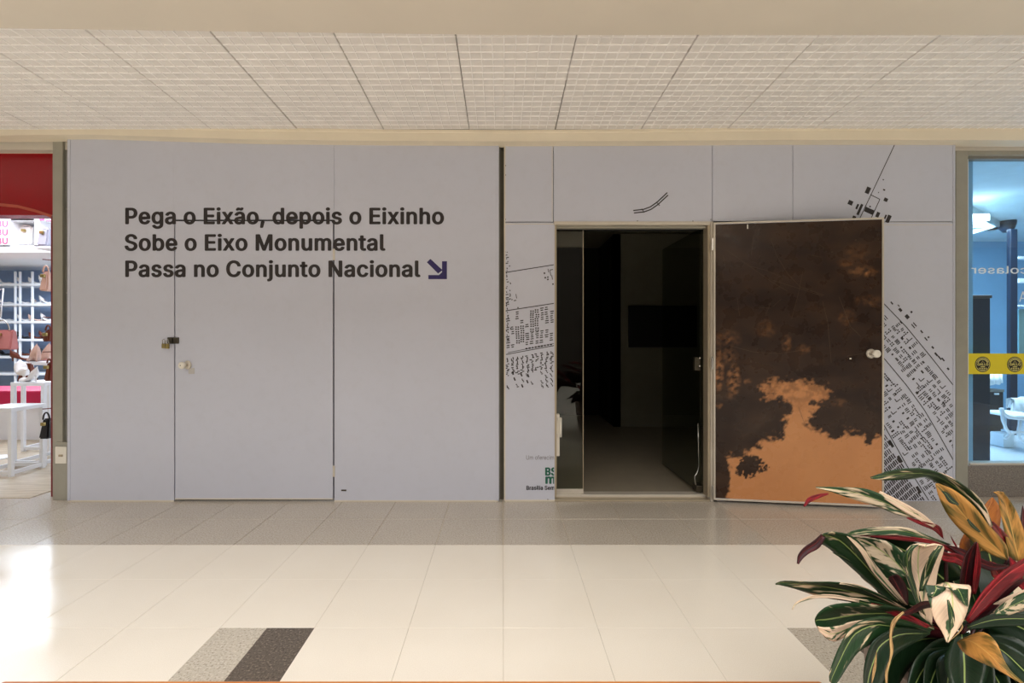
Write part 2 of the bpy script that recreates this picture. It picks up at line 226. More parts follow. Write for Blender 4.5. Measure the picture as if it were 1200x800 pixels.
# ------------------------------------------------------------------ materials
M = {}
m = N('cream_terrazzo', S(236, 227, 210), .13)
m.base(m.mix(.5, m.ramp(m.noise(2.2, 4), [(.3, S(231, 223, 209)), (.7, S(238, 232, 220))]), m.ramp(m.noise(300, 2), [(.3, S(226, 217, 202)), (.6, S(240, 234, 222))])))
m.l(m.ramp(m.noise(5, 3), [(.3, (.10,)*3+(1,)), (.7, (.20,)*3+(1,))]), m.b.inputs['Roughness']); M['cream'] = m.m
M['grey_tile'] = granite('grey_granite', S(138, 128, 115), S(188, 179, 166), S(216, 209, 198), .17, 120)
M['light_tile'] = granite('light_grey_granite', S(120, 112, 100), S(190, 182, 168), S(222, 216, 203), .16, 120)
M['dark_tile'] = granite('dark_granite', S(38, 32, 28), S(92, 83, 74), S(150, 138, 122), .16, 120)
M['plinth'] = granite('plinth_granite', S(70, 64, 58), S(128, 119, 110), S(170, 160, 150), .25, 110)
M['joint'] = plain('joint_grey', S(120, 112, 100), .8)
M['cream_joint'] = plain('cream_joint', S(205, 193, 172), .7)
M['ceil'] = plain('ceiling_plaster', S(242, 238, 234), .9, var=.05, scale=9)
M['ceil_recess_shade'] = plain('ceiling_plaster_recess_shade', S(228, 223, 217), .9, var=.05, scale=9)  # recess shade painted as a slightly darker plaster, so the ribs read lighter
M['ceil_dark'] = plain('ceiling_void', S(150, 138, 120), .9)
M['cornice'] = plain('cornice_cream', S(232, 220, 196), .6, var=.04, scale=3)
M['soffit'] = plain('soffit_beige', S(208, 199, 184), .7, var=.03, scale=2)
m = N('hoarding_board', S(200, 199, 206), .42)
m.base(m.mix(.5, m.ramp(m.noise(1.6, 5, .6), [(.3, S(196, 198, 210)), (.72, S(203, 205, 218))]), m.ramp(m.noise(14, 4, .7), [(.2, S(194, 195, 204)), (.5, S(200, 202, 213))])))
m.bump(m.noise(90, 2), .05, .001); M['board'] = m.m
M['board_edge'] = plain('board_raw_edge', S(214, 204, 186), .6)
M['ink'] = plain('vinyl_ink', S(40, 33, 32), .5)
M['blue_ink'] = plain('arrow_ink', S(40, 30, 92), .5)
M['green_ink'] = plain('green_ink', S(20, 96, 74), .5)
M['olive'] = plain('olive_gap_paint', S(98, 92, 78), .7)
M['frame'] = plain('grey_beige_frame', S(162, 158, 144), .45, .1)
M['frame_dark'] = plain('frame_groove', S(128, 126, 118), .5)
M['alu'] = plain('warm_white_aluminium', S(206, 198, 184), .35, .25)
M['alu_tan'] = plain('tan_aluminium', S(176, 162, 138), .35, .3)
M['white'] = plain('white_paint', S(236, 237, 240), .4, var=.02)
M['white_plastic'] = plain('white_plastic', S(232, 226, 212), .3, var=.02)
M['chrome'] = plain('steel', S(190, 188, 182), .25, .95)
M['brass'] = plain('brass', S(168, 150, 96), .3, .9)
M['steel_dark'] = plain('dark_steel', S(78, 72, 60), .4, .7)
M['void'] = plain('backing_dark', S(40, 38, 34), .8)
M['black'] = plain('black_matt', S(16, 15, 14), .5)
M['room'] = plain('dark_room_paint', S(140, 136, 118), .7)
M['room_shade'] = plain('dark_opening_shade', S(20, 20, 18), .8)  # near-black tone paints in the darkness of the room's unlit depth
M['room_floor'] = plain('room_floor', S(150, 140, 122), .35)
M['glass_dark'] = glass('smoked_glass', (.78, .80, .74, 1))
M['glass_blue'] = glass('blue_glass', (.84, .93, .98, 1))
M['red'] = plain('red_gloss', S(150, 8, 22), .18, var=.03)
M['crimson'] = plain('crimson_seat', S(196, 20, 74), .5)
M['wood_floor'] = None
m = N('pale_wood', S(190, 172, 145), .35)
mp = m.n('ShaderNodeMapping'); m.l(m.coord('Pos'), mp.inputs[0]); mp.inputs['Scale'].default_value = (1.2, 14, 1)
m.base(m.ramp(m.noise(3, 5, .6, mp.outputs[0]), [(.3, S(160, 140, 112)), (.7, S(206, 192, 168))])); M['wood_floor'] = m.m
m = N('bench_wood', S(190, 110, 40), .3)
mp = m.n('ShaderNodeMapping'); m.l(m.coord('Pos'), mp.inputs[0]); mp.inputs['Scale'].default_value = (1, 22, 22)
m.base(m.ramp(m.noise(3, 5, .6, mp.outputs[0]), [(.3, S(160, 86, 26)), (.7, S(205, 130, 56))])); M['bench'] = m.m
M['navy'] = plain('navy_panel', S(14, 32, 52), .3)
M['blue_wall'] = plain('blue_wall', S(150, 196, 228), .6, var=.04, scale=2)
M['blue_ceiling'] = plain('salon_ceiling', S(205, 222, 226), .7)
M['white_tile'] = plain('white_salon_tile', S(225, 232, 238), .2, var=.03)
M['yellow'] = plain('yellow_band', S(232, 212, 40), .5, var=.03)
M['pale_yellow'] = plain('badge_print', S(226, 214, 130), .5)
M['frost'] = plain('white_vinyl', S(240, 246, 250), .5)
M['scratch'] = plain('scratch_mark', S(96, 78, 60), .6)
M['lamp'] = emit('lamp_white', (.92, .97, 1, 1), 6)
M['nude'] = plain('nude_leather', S(216, 178, 160), .3)
M['white_leather'] = plain('white_leather', S(232, 228, 224), .35)
M['brown_leather'] = plain('brown_leather', S(110, 52, 30), .4)
M['pink_leather'] = plain('pink_leather', S(190, 120, 116), .4)
M['grey_leather'] = plain('grey_leather', S(160, 158, 170), .4)
M['black_leather'] = plain('black_leather', S(26, 22, 22), .35)
M['pink_print'] = plain('pink_print', S(222, 80, 140), .5)
M['shelf_back'] = plain('shelf_back_blue', S(150, 172, 204), .6)
M['pot'] = plain('pot_taupe', S(112, 96, 86), .55)
M['soil'] = plain('soil', S(40, 30, 22), .95)
# ================================================================== SETTING
# ---- floor: one slab, with its tiles as pieces
floor = tag(MB().box(-9, 9, -7, 9.2, -.12, -.004).build('floor', M['cream_joint']), 'polished cream terrazzo floor with a grey granite band along the shopfronts', None, None, 'structure')
MB().box(-9, 9, -7, .80, -.006, -.001).build('floor_tile', M['cream'], floor)['label'] = 'plain cream floor out of view towards the camera'
def tile_mesh(w, d, mat, g=.0010, c=.0012):
    b = MB(); x0, x1, y0, y1 = g, w-g, g, d-g
    vs = [(x0, y0, -.006), (x1, y0, -.006), (x1, y1, -.006), (x0, y1, -.006), (x0, y0, -c), (x1, y0, -c), (x1, y1, -c), (x0, y1, -c),
          (x0+c, y0+c, 0), (x1-c, y0+c, 0), (x1-c, y1-c, 0), (x0+c, y1-c, 0)]
    fs = [[8, 9, 10, 11]]
    for i in range(4):
        j = (i+1) % 4; fs += [[i, j, 4+j, 4+i], [4+i, 4+j, 8+j, 8+i]]
    return b.add(vs, fs).mesh('floor_tile', mat)
ROW = .405; Y0 = 2.023 - 3*ROW
t_cream = tile_mesh(.4, ROW, M['cream'], .0005, .0004)
t_grey = tile_mesh(.4, ROW, M['grey_tile'], .0018, .0018); t_back = tile_mesh(.4, .40, M['grey_tile'], .0018, .0018)
t_half_l = tile_mesh(.2, ROW, M['light_tile'], .0004, .0004); t_half_d = tile_mesh(.2, ROW, M['dark_tile'], .0004, .0004)
for j in range(7):
    y = Y0 + j*ROW
    for i in range(-12, 12):
        x = .4*i + .003
        if j < 5:
            if j in (1, 2) and i in (-3, 3):
                a = put('floor_tile', t_half_l, floor, (x, y, 0)); b = put('floor_tile', t_half_d, floor, (x+.2, y, 0))
                if j == 2: a['label'] = 'light grey speckled inlay'; b['label'] = 'dark speckled inlay'
            else: put('floor_tile', t_cream, floor, (x, y, random.uniform(-.0002, .0002)))
        else:
            o = put('floor_tile', t_grey if j == 5 else t_back, floor, (x, y, random.uniform(-.0004, .0002)))
            if j == 5 and i == -12: o['label'] = 'grey speckled granite tile'
MB().box(-9, 9, Y0+7*ROW-.005, 3.80, -.006, -.0005).build('threshold_strip', M['grey_tile'], floor)

# ---- ceiling of waffle tiles, slightly tilted
def zc(y): return 2.795 - .04286 * (y - 2.475)
ceil = tag(MB().add([(-9, 1.9, zc(1.9)+.035), (9, 1.9, zc(1.9)+.035), (9, 3.62, zc(3.62)+.035), (-9, 3.62, zc(3.62)+.035),
                     (-9, 1.9, zc(1.9)+.10), (9, 1.9, zc(1.9)+.10), (9, 3.62, zc(3.62)+.10), (-9, 3.62, zc(3.62)+.10)],
                    [[0, 1, 2, 3], [7, 6, 5, 4], [0, 4, 5, 1], [1, 5, 6, 2], [2, 6, 7, 3], [3, 7, 4, 0]]).build('ceiling', M['ceil_dark']),
           'dropped ceiling of square white waffle-pattern plaster tiles', None, None, 'structure')
T = .6255
def waffle():
    b = MB(); g = .0007; n = 10; s = T/n; rw = .0085
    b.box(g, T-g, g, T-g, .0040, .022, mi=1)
    for k in range(n+1):
        a = k*s
        lo, hi = max(g, a-rw/2), min(T-g, a+rw/2)
        for (u0, u1, v0, v1, dn) in ((lo, hi, g, T-g, .0004), (g, T-g, lo, hi, 0.0)):
            # rib with sloping sides
            e = .003
            vs = [(u0, v0, .0040), (u1, v0, .0040), (u1, v1, .0040), (u0, v1, .0040), (u0+(e if u1-u0 < .05 else 0)*.6, v0+(e if v1-v0 < .05 else 0)*.6, dn), (u1-(e if u1-u0 < .05 else 0)*.6, v0+(e if v1-v0 < .05 else 0)*.6, dn),
                  (u1-(e if u1-u0 < .05 else 0)*.6, v1-(e if v1-v0 < .05 else 0)*.6, dn), (u0+(e if u1-u0 < .05 else 0)*.6, v1-(e if v1-v0 < .05 else 0)*.6, dn)]
            b.add(vs, [[7, 6, 5, 4], [0, 1, 5, 4], [1, 2, 6, 5], [2, 3, 7, 6], [3, 0, 4, 7]])
    return b.mesh('ceiling_tile', [M['ceil'], M['ceil_recess_shade']])
wf = waffle(); tilt = math.atan(-.04286)
for r in range(3):
    y = 3.497 - (r+1)*T
    for k in range(-14, 13):
        jx = random.uniform(-.0006, .0006)
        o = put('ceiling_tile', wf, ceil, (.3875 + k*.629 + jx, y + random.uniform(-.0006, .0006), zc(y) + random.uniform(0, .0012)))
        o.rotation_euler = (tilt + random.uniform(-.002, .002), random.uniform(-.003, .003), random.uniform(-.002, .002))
# ---- beige beam (soffit) at the top of the view
b = MB(); zb = 2.60
xs = [-9, -4.6, -2.6, -1.2, 0, 1.2, 2.6, 4.8, 9]
def edge_y(x):
    px = CX + max(-4, x)*F/2.166; py = 41 - max(0, (560-px))/560*8.0
    return (zb-EYE)*F/(CY-py)
top = []
for x in xs: top.append((x, edge_y(x)))
vs = []
for x, y in top: vs += [(x, y, zb), (x, y, zb+.5), (x, .2, zb), (x, .2, zb+.5)]
fs = []
for i in range(len(xs)-1):
    a, c = 4*i, 4*(i+1); fs += [[a, a+2, c+2, c], [a, c, c+1, a+1], [a+1, c+1, c+3, a+3], [a+2, a+3, c+3, c+2]]
tag(b.add(vs, fs).build('trim_1', M['soffit']), 'plain beige plaster beam above the corridor, nearer than the waffle ceiling', None, None, 'structure')
# ---- cream cornice above the shopfronts
tp = [(-850, 138), (0, 145), (100, 146.5), (300, 150.5), (450, 152.3), (600, 153), (750, 152), (900, 149.7), (1050, 148.5), (1200, 147.5), (2029, 142)]
bt = [(-850, 151), (0, 158.7), (100, 157.6), (300, 163.5), (450, 165), (600, 165.6), (750, 165.2), (900, 164), (1050, 164), (1200, 164.5), (2029, 160)]
vs = []
for (a, ya), (c, yc) in zip(tp, bt):
    z1 = H(ya, 3.5); z0 = H(yc, 3.5); x = X(a, 3.5); zm = z0 + (z1-z0)*.72
    vs += [(x, 3.5, z0), (x, 3.497, zm), (x, 3.489, zm+.006), (x, 3.489, z1), (x, 3.62, z1), (x, 3.62, z0)]
fs = []
for i in range(len(tp)-1):
    for k in range(6): fs.append([6*i+k, 6*(i+1)+k, 6*(i+1)+(k+1) % 6, 6*i+(k+1) % 6])
tag(MB().add(vs, fs).build('trim_2', M['cornice']), 'long cream plaster cornice between waffle ceiling and shopfronts', None, None, 'structure')
# wall above the shopfronts, closing the ceiling void
tag(MB().box(-9, 9, 3.64, 3.70, 2.66, 3.2).build('wall_front', M['soffit']), 'plaster wall band hidden behind the cornice', None, None, 'structure')
# far side of the hall, behind the camera
hall = plain('hall_far_side', S(58, 50, 42), .7)
tag(MB().box(-9, 9, -7.1, -7, 0, 5.2).build('wall_back', hall), 'dark far side of the hall behind the camera', None, None, 'structure')

# ---- left frame post with a recessed groove
zt = 2.72; Zf = 3.62
fr = thing('trim_3', (X(62, Zf), Zf, 0), 'grey painted metal post between shoe shop and hoarding', None, None, 'structure')
MB().box(X(61.5, Zf), X(73.2, Zf), Zf, Zf+.12, 0, 2.74, .003).build('post', M['frame'], fr)
MB().box(X(73.2, Zf)-.001, X(84, Zf), Zf+.022, Zf+.11, .42, 2.74).build('groove', M['frame_dark'], fr)
MB().box(X(66, Zf), X(84, Zf), Zf-.010, Zf+.1, 0, .44, .003).build('base_box', M['frame'], fr)
for yy in (242, 342): MB().box(X(75, Zf), X(80, Zf), Zf+.018, Zf+.024, H(yy)-.008, H(yy)+.004).build('clip', M['frame'], fr)
sw = thing('wall_switch', P(72, 533, Zf-.012), 'white switch plate on the grey post beside the shoe shop', 'switch')
c = P(72, 533, Zf-.012)
MB().box(c.x-.043, c.x+.043, Zf-.020, Zf-.010, c.z-.064, c.z+.064, .006).build('plate', M['white_plastic'], sw)
MB().box(c.x-.012, c.x+.018, Zf-.026, Zf-.019, c.z-.010, c.z+.006, .002).build('rocker', M['alu_tan'], sw)

# ================================================================== LEFT HOARDING
ZH = 3.585
def ztop_left(px): return H(158 + (px-80)/504*8.0, 3.585)
def panel(b, x0, x1, y0, y1, Z=ZH, th=.018, top=None):
    """board given by pixel edges on the plane Z; top: (py at x0, py at x1)"""
    a, c = X(x0, Z), X(x1, Z); z0 = H(y1, Z)
    ta, tc = (H(top[0], Z), H(top[1], Z)) if top else (H(y0, Z), H(y0, Z))
    g = .0007
    vs = [(a+g, Z, z0), (c-g, Z, z0), (c-g, Z, tc), (a+g, Z, ta), (a, Z+.0007, z0), (c, Z+.0007, z0), (c, Z+.0007, tc), (a, Z+.0007, ta), (a, Z+th, z0), (c, Z+th, z0), (c, Z+th, tc), (a, Z+th, ta)]
    fs = [[0, 1, 2, 3], [11, 10, 9, 8]]
    for i in range(4):
        j = (i+1) % 4; fs += [[i, 4+i, 4+j, j], [4+i, 8+i, 8+j, 4+j]]
    return b.add(vs, fs)
hl = thing('hoarding', (X(330), ZH, 0), 'wide pale grey hoarding with a three-line slogan, left of the dark gap', 'hoarding')
panel(MB(), 80, 204, 158, 586.5, top=(158, 160)).build('hoarding_panel', M['board'], hl)
panel(MB(), 204.0, 391.5, 160, 257.0, top=(160, 163.2)).build('hoarding_panel', M['board'], hl)
panel(MB(), 391.8, 584, 163, 586.5, top=(163.2, 166.4)).build('hoarding_panel', M['board'], hl)
MB().box(X(80)-.004, X(82.5), ZH-.004, ZH+.02, .005, ztop_left(80)-.004, .001).build('edge_strip', M['board'], hl)
MB().box(X(581.5), X(584.6), ZH-.004, ZH+.05, .005, ztop_left(584)-.004, .001).build('edge_strip', M['board'], hl)
MB().box(X(80), X(584), ZH+.0185, ZH+.04, .02, 2.7).build('backing', M['void'], hl)
MB().box(X(80), X(204), ZH-.004, ZH+.0, 0, .010).build('floor_batten', M['board_edge'], hl)
MB().box(X(392), X(584), ZH-.004, ZH+.0, 0, .010).build('floor_batten', M['board_edge'], hl)
# slogan
for s, x0, x1, yb in (("Pega o Eixão, depois o Eixinho", 145.4, 521, 262.2), ("Sobe o Eixo Monumental", 145.4, 451.5, 293.2), ("Passa no Conjunto Nacional", 145.4, 492.5, 324.0)):
    wd = lambda q: sum(205 if ch == ' ' else GLYPHS[ch][0] + .096*300 for ch in q)
    k = (X(x1)-X(x0)) / wd(s); at = 0
    for word in s.split(' '):                      # each word is a part
        me = text_mesh('lettering', word, .1165, M['ink'], .096, width=wd(word)*k)
        o = put('lettering', me, hl, (X(x0)+at*k, ZH-.0012, H(yb))); o['label'] = 'bold dark lettering reading ' + word
        at += wd(word) + 205
# arrow pointing down and right
b = MB(); yA = ZH-.0012
def A(px, py): v = P(px, py, ZH); return (v.x, yA, v.z)
b.add([A(518, 306), A(523.8, 306), A(523.8, 327), A(518, 327), A(502, 327), A(502, 322.2), A(514.5, 322.2), A(518, 318.8)], [[0, 3, 2, 1][::-1], [4, 5, 6, 7, 3]])
b.add([A(504.4, 303.2), A(500.2, 307.2), A(513.4, 320.4), A(518.6, 316.4)], [[0, 1, 2, 3]])
b.build('arrow', M['blue_ink'], hl)['label'] = 'dark blue arrow pointing down right'
# door cut into the hoarding
hd = thing('hoarding_door', (X(298), ZH, 0), 'closed pale grey door cut flush into the slogan hoarding', 'door')
b = MB(); a, c = X(205.3), X(390.0); g = .0012; z0 = .020; z1 = H(259.0)
b.box(a, c, ZH, ZH+.018, z0, z1, .0015).build('leaf', M['board'], hd)
MB().box(a, c, ZH-.0012, ZH+.001, z0-.004, z0+.004).build('bottom_edge', M['board_edge'], hd)
for yy in (552, 298):
    MB().box(X(390.0), X(392.6), ZH-.0035, ZH+.002, H(yy)-.042, H(yy)+.042, .001).build('hinge', M['alu'], hd)
def knob(parent, pos, fwd, side, r=.030, stalk=.05, mat=None):
    """round knob: rose, stalk and head along the direction fwd"""
    q = Vector(fwd).normalized().to_track_quat('Z', 'Y').to_matrix().to_4x4()
    mt = Matrix.Translation(pos) @ q
    MB().lathe([(r*1.25, 0), (r*1.25, .004), (r*1.1, .009), (r*.5, .011)], mt).build('rose', M['alu'], parent, True)
    kb = MB().lathe([(r*.42, .008), (r*.42, stalk*.5), (r*.85, stalk*.62), (r, stalk*.8), (r*.98, stalk), (r*.8, stalk*1.08), (r*.15, stalk*1.09)], mt).build('knob', mat or M['white_plastic'], parent, True)
    MB().lathe([(r*.14, stalk*1.09), (r*.14, stalk*1.13)], mt, 10).build('keyhole', M['steel_dark'], parent)
knob(hd, P(220, 427.5, ZH), (-.18, -1, 0), 0, .026, .06)
MB().box(X(221), X(228), ZH-.002, ZH, H(438), H(431)).build('worn_patch', plain('worn_spot', S(186, 182, 178), .5), hd)
hp = thing('hasp', P(204, 398.5, ZH), 'dark steel hasp across the seam of the closed grey door', 'latch')
MB().box(X(197.2), X(210), ZH-.012, ZH-.0005, H(402.5), H(395.2), .002).build('hasp_plate', M['steel_dark'], hp)
MB().box(X(200), X(203.5), ZH-.024, ZH-.008, H(401.8), H(396), .002).build('staple', M['steel_dark'], hp)
def padlock(x, y, rot, label):
    c = P(x, y, ZH-.02); o = thing('padlock', c, label, 'padlock', 'padlocks on the door hasp')
    MB().box(c.x-.012, c.x+.012, c.y-.008, c.y+.008, c.z-.048, c.z-.012, .004).build('lock_body', M['brass'], o)
    pts = [c + Vector((-.009, 0, -.014)), c + Vector((-.009, 0, .010))] + [c + Vector((-.009*math.cos(t), 0, .010+.009*math.sin(t))) for t in (.6, 1.2, 1.57, 2, 2.6)] + [c + Vector((.009, 0, .010)), c + Vector((.009, 0, -.014))]
    MB().tube(pts, .0026, 6).build('shackle', M['chrome'], o, True)
    return o
padlock(191.8, 400.5, 0, 'dull brass padlock hanging outermost from the dark hasp')
p2 = padlock(197.6, 400.8, 0, 'shiny brass padlock hanging nearest the door seam')
p2.location.y -= .012
for (x, y) in ((403, 574),):
    tag(MB().box(X(x-3), X(x+3), ZH-.004, ZH-.0005, H(y+1), H(y-.6), .0008).build('bracket', M['steel_dark'], hl))

# dark gap between the two hoardings
tag(MB().box(X(583), X(593), 3.64, 3.66, 0, 2.72).build('trim_4', M['olive']), 'olive metal post seen in the gap between the hoardings', None, None, 'structure')
tag(MB().box(X(583.8), X(586.2), 3.612, 3.64, .01, 2.70).build('trim_5', M['frame_dark']), 'thin rail inside the gap', None, None, 'structure')

# ================================================================== RIGHT HOARDING
hr = thing('hoarding', (X(860), ZH, 0), 'pale grey hoarding printed with a city map around the dark entrance', 'hoarding')
ZR = 3.590
panel(MB(), 591.5, 648.2, 167, 259.6, ZR, top=(166.6, 166.4)).build('hoarding_panel', M['board'], hr)
panel(MB(), 591.8, 650.2, 260.6, 587.2, ZR).build('hoarding_panel', M['board'], hr)
panel(MB(), 648.8, 834.6, 167, 260.4, ZR, top=(166.4, 166)).build('hoarding_panel', M['board'], hr)
panel(MB(), 835.2, 928.8, 167, 259, ZR, top=(166, 166)).build('hoarding_panel', M['board'], hr)
panel(MB(), 929.4, 1117.2, 167, 259.4, ZR, top=(166, 165.4)).build('hoarding_panel', M['board'], hr)
panel(MB(), 840.5, 1117.2, 260.4, 587, ZR).build('hoarding_panel', M['board'], hr)
MB().box(X(1117.3), X(1119.6), ZR-.005, ZR+.03, .006, H(165.6), .001).build('edge_strip', M['board'], hr)
MB().box(X(590.6), X(592.2), ZR-.004, ZR+.02, .006, H(167), .001).build('edge_strip', M['board_edge'], hr)
MB().box(X(591.6), X(650), ZR-.0025, ZR, H(262.6), H(262.0)).build('seam_tape', M['board_edge'], hr)
MB().box(X(646.9), X(647.4), ZR-.0018, ZR, H(259), H(167)).build('seam_tape', M['board_edge'], hr)
MB().box(X(1036), X(1117), ZR-.0018, ZR, H(263.4), H(262.9)).build('seam_tape', M['board_edge'], hr)
MB().box(X(591.8), X(650.2), ZR-.004, ZR, 0.0, .012).build('floor_batten', M['board_edge'], hr)
for (x, y) in ((592.5, 194), (592.5, 205), (592.5, 257), (647, 168), (592, 295), (646, 586), (642, 585), (1117, 219), (1117, 257), (1117, 261), (833, 257), (812, 259), (747, 258.8), (1029, 165)):
    v = P(x, y, ZR); MB().lathe([(.004, 0), (.0036, .002), (.001, .003)], Matrix.Translation((v.x, ZR, v.z)) @ Matrix.Rotation(math.pi/2, 4, 'X'), 8).build('screw', M['steel_dark'], hr)
MB().box(X(1022), X(1082), ZR-.004, ZR+.004, H(164.9), H(163.2)).build('gap_shade', M['black'], hr)  # black strip standing in for the shaded gap above the board
# map print: short dashes for the blocks, long lines for the roads
class Print(MB):
    def bar(s, cx, cy, ang, ln, wd, box):
        wd *= 1.3 if wd < 1.2 else 1.05
        d = (math.cos(ang), math.sin(ang)); n = (-d[1], d[0])
        q = [(cx + d[0]*ln/2*i + n[0]*wd/2*j, cy + d[1]*ln/2*i + n[1]*wd/2*j) for i, j in ((-1, -1), (1, -1), (1, 1), (-1, 1))]
        # clip against the board edges
        for ax, lo, sg in ((0, box[0], 1), (0, box[1], -1), (1, box[2], 1), (1, box[3], -1)):
            out = []
            for k in range(len(q)):
                a, b_ = q[k], q[(k+1) % len(q)]; da, db = (a[ax]-lo)*sg, (b_[ax]-lo)*sg
                if da >= 0: out.append(a)
                if da*db < 0: t = da/(da-db); out.append((a[0]+(b_[0]-a[0])*t, a[1]+(b_[1]-a[1])*t))
            q = out
            if len(q) < 3: return
        vs = [Vector((X(x, ZR), ZR-.0008, H(y, ZR))) for x, y in q]
        nn = len(vs); s.add(vs, [list(range(nn))])
    def line(s, x0, y0, x1, y1, wd, box): s.bar((x0+x1)/2, (y0+y1)/2, math.atan2(y1-y0, x1-x0), math.hypot(x1-x0, y1-y0), wd, box)
rnd = random.Random(11)
pr = Print(); BR = (1000, 1117, 262, 586)
a1 = math.atan2(454-357, 1120-1037)
curve1 = [(1000, 318), (1037, 357), (1062, 383), (1090, 417), (1120, 455)]
curve2 = [(1000, 385), (1037, 421), (1062, 451), (1083, 480), (1102, 512), (1122, 548)]
curve3 = [(1005, 445), (1037, 500), (1063, 546), (1092, 592)]
for cv in (curve1, curve2, curve3):
    for p, q in zip(cv, cv[1:]): pr.line(p[0], p[1], q[0], q[1], .8, BR)
def near(cv, x, y):
    best = 99
    for p, q in zip(cv, cv[1:]):
        dx, dy = q[0]-p[0], q[1]-p[1]; t = max(0, min(1, ((x-p[0])*dx+(y-p[1])*dy)/(dx*dx+dy*dy)))
        best = min(best, math.hypot(x-p[0]-dx*t, y-p[1]-dy*t))
    return best
def below(cv, x, y):
    for p, q in zip(cv, cv[1:]):
        if p[0] <= x <= q[0]: return y > p[1] + (q[1]-p[1])*(x-p[0])/(q[0]-p[0])
    return y > cv[-1][1]
def cluster(pr, x, y, ang, size, box, dens=1.0):
    k = rnd.random(); al = ang + (math.pi/2 if rnd.random() < .5 else 0); d = (math.cos(al), math.sin(al)); n = (-d[1], d[0])
    if k < .62:
        c = rnd.randint(2, 4); gap = rnd.uniform(1.7, 2.3); L = rnd.uniform(.55, .95)*size
        for i in range(c):
            o = (i-(c-1)/2)*gap; pr.bar(x+n[0]*o+rnd.uniform(-.6, .6)*d[0], y+n[1]*o+rnd.uniform(-.6, .6)*d[1], al, L*rnd.uniform(.75, 1), .85, box)
    elif k < .82:
        for i in range(rnd.randint(2, 4)):
            o = (i-1)*2.6; pr.bar(x+d[0]*o, y+d[1]*o, al, 1.9, 1.5, box); 
            if rnd.random() < .6: pr.bar(x+d[0]*o+n[0]*2.5, y+d[1]*o+n[1]*2.5, al, 1.9, 1.3, box)
    elif k < .93: pr.bar(x, y, al, rnd.uniform(2, 4.2), rnd.uniform(1.8, 3), box)
    else: pr.bar(x, y, al, size*.9, .8, box); pr.bar(x+n[0]*2+d[0]*size*.4, y+n[1]*2+d[1]*size*.4, al+math.pi/2, 4, .8, box)
st = 7.6
for i in range(-40, 60):
    for j in range(-40, 60):
        x = 1040 + math.cos(a1)*i*st - math.sin(a1)*j*st*.93; y = 420 + math.sin(a1)*i*st + math.cos(a1)*j*st*.93
        if not (995 < x < 1125 and 300 < y < 590): continue
        if not below(curve1, x, y) or min(near(curve1, x, y), near(curve2, x, y), near(curve3, x, y)) < 4.6: continue
        if y > 520 and below(curve3, x, y) is False and False: continue
        ang = a1 + (0 if below(curve2, x, y) is False else .07) + (.05 if below(curve3, x, y) else 0)
        if below(curve3, x, y):
            d = (math.cos(ang), math.sin(ang)); n = (-d[1], d[0])
            for q in (-1, 0, 1): pr.bar(x+n[0]*q*2.5, y+n[1]*q*2.5, ang, 6.2, .9 if y < 530 else 1.5, BR)
        elif rnd.random() < .93: cluster(pr, x+rnd.uniform(-.8, .8), y+rnd.uniform(-.8, .8), ang, 6.6, BR)
for (x, y, l, wd) in ((1045, 355, 4, 1.5), (1055, 363, 4.5, 3), (1063, 371, 5, 4), (1068, 365.5, 2.4, 2.2), (1072, 380, 6, 1), (1070, 382, 6, 1), (1080, 388.5, 4, 1.6), (1085, 397, 5, 1.4), (1093, 407, 3.4, 1.8), (1097, 415, 5, 2), (1101, 419, 6, 1.6), (1105, 421, 5, 1.6), (1111, 432, 3, 2), (1053, 358, 3, .9), (1088, 395, 2, 2)):
    pr.bar(x, y, a1, l, wd, BR)
for t in (.08, .2, .33, .47, .6, .73, .86):
    i = int(t*3); p, q = curve3[i], curve3[i+1]; f_ = t*3-i; pr.bar(p[0]+(q[0]-p[0])*f_-3.4, p[1]+(q[1]-p[1])*f_+1, a1+.15, 9, 3.2, BR)
# upper road with its blocks
BT = (940, 1117, 167, 261)
pr.line(1049, 168, 1006, 259, .7, BT); pr.line(1020, 228, 1031, 233.5, .7, BT); pr.line(1031, 233.5, 1021, 255, .7, BT)
for (x, y, l, wd, r) in ((1017, 223, 5, 7.5, .42), (996.5, 237.5, 5.5, 5, .42), (1007.5, 245.5, 3, 13, .42), (1004.5, 242, 2.4, 6, .42), (1018.5, 247, 11, 5.5, .42), (1028.5, 251.5, 4, 6, .42), (1038, 234, 4.5, 4, .42), (1036, 222.4, 2.6, 1.6, .42), (1035, 210.5, 1.6, 1.2, .42), (1029.5, 225.5, 1, 1, .42), (1019.5, 242, 2, 1.6, .42), (1041, 256.5, 4.5, 9, .42), (1037.5, 254, 2, 5, .42), (1001, 254.5, 4, 3, .42)):
    pr.bar(x, y, r, l, wd, BT)
# short curved road
arc = [(742, 246.6), (754, 245.3), (762, 242.4), (770, 236.8), (782, 225.6)]
for dy in (0, 3.4):
    pts = [(x+dy*.25, y+dy*.85) for x, y in arc]
    for p, q in zip(pts, pts[1:]): pr.line(p[0], p[1], q[0], q[1], 1.05, BT[:0] + (650, 834, 167, 260))
pr.line(752, 244.5, 755, 249, .8, (650, 834, 167, 260)); pr.line(769, 236.5, 773, 241, .8, (650, 834, 167, 260))
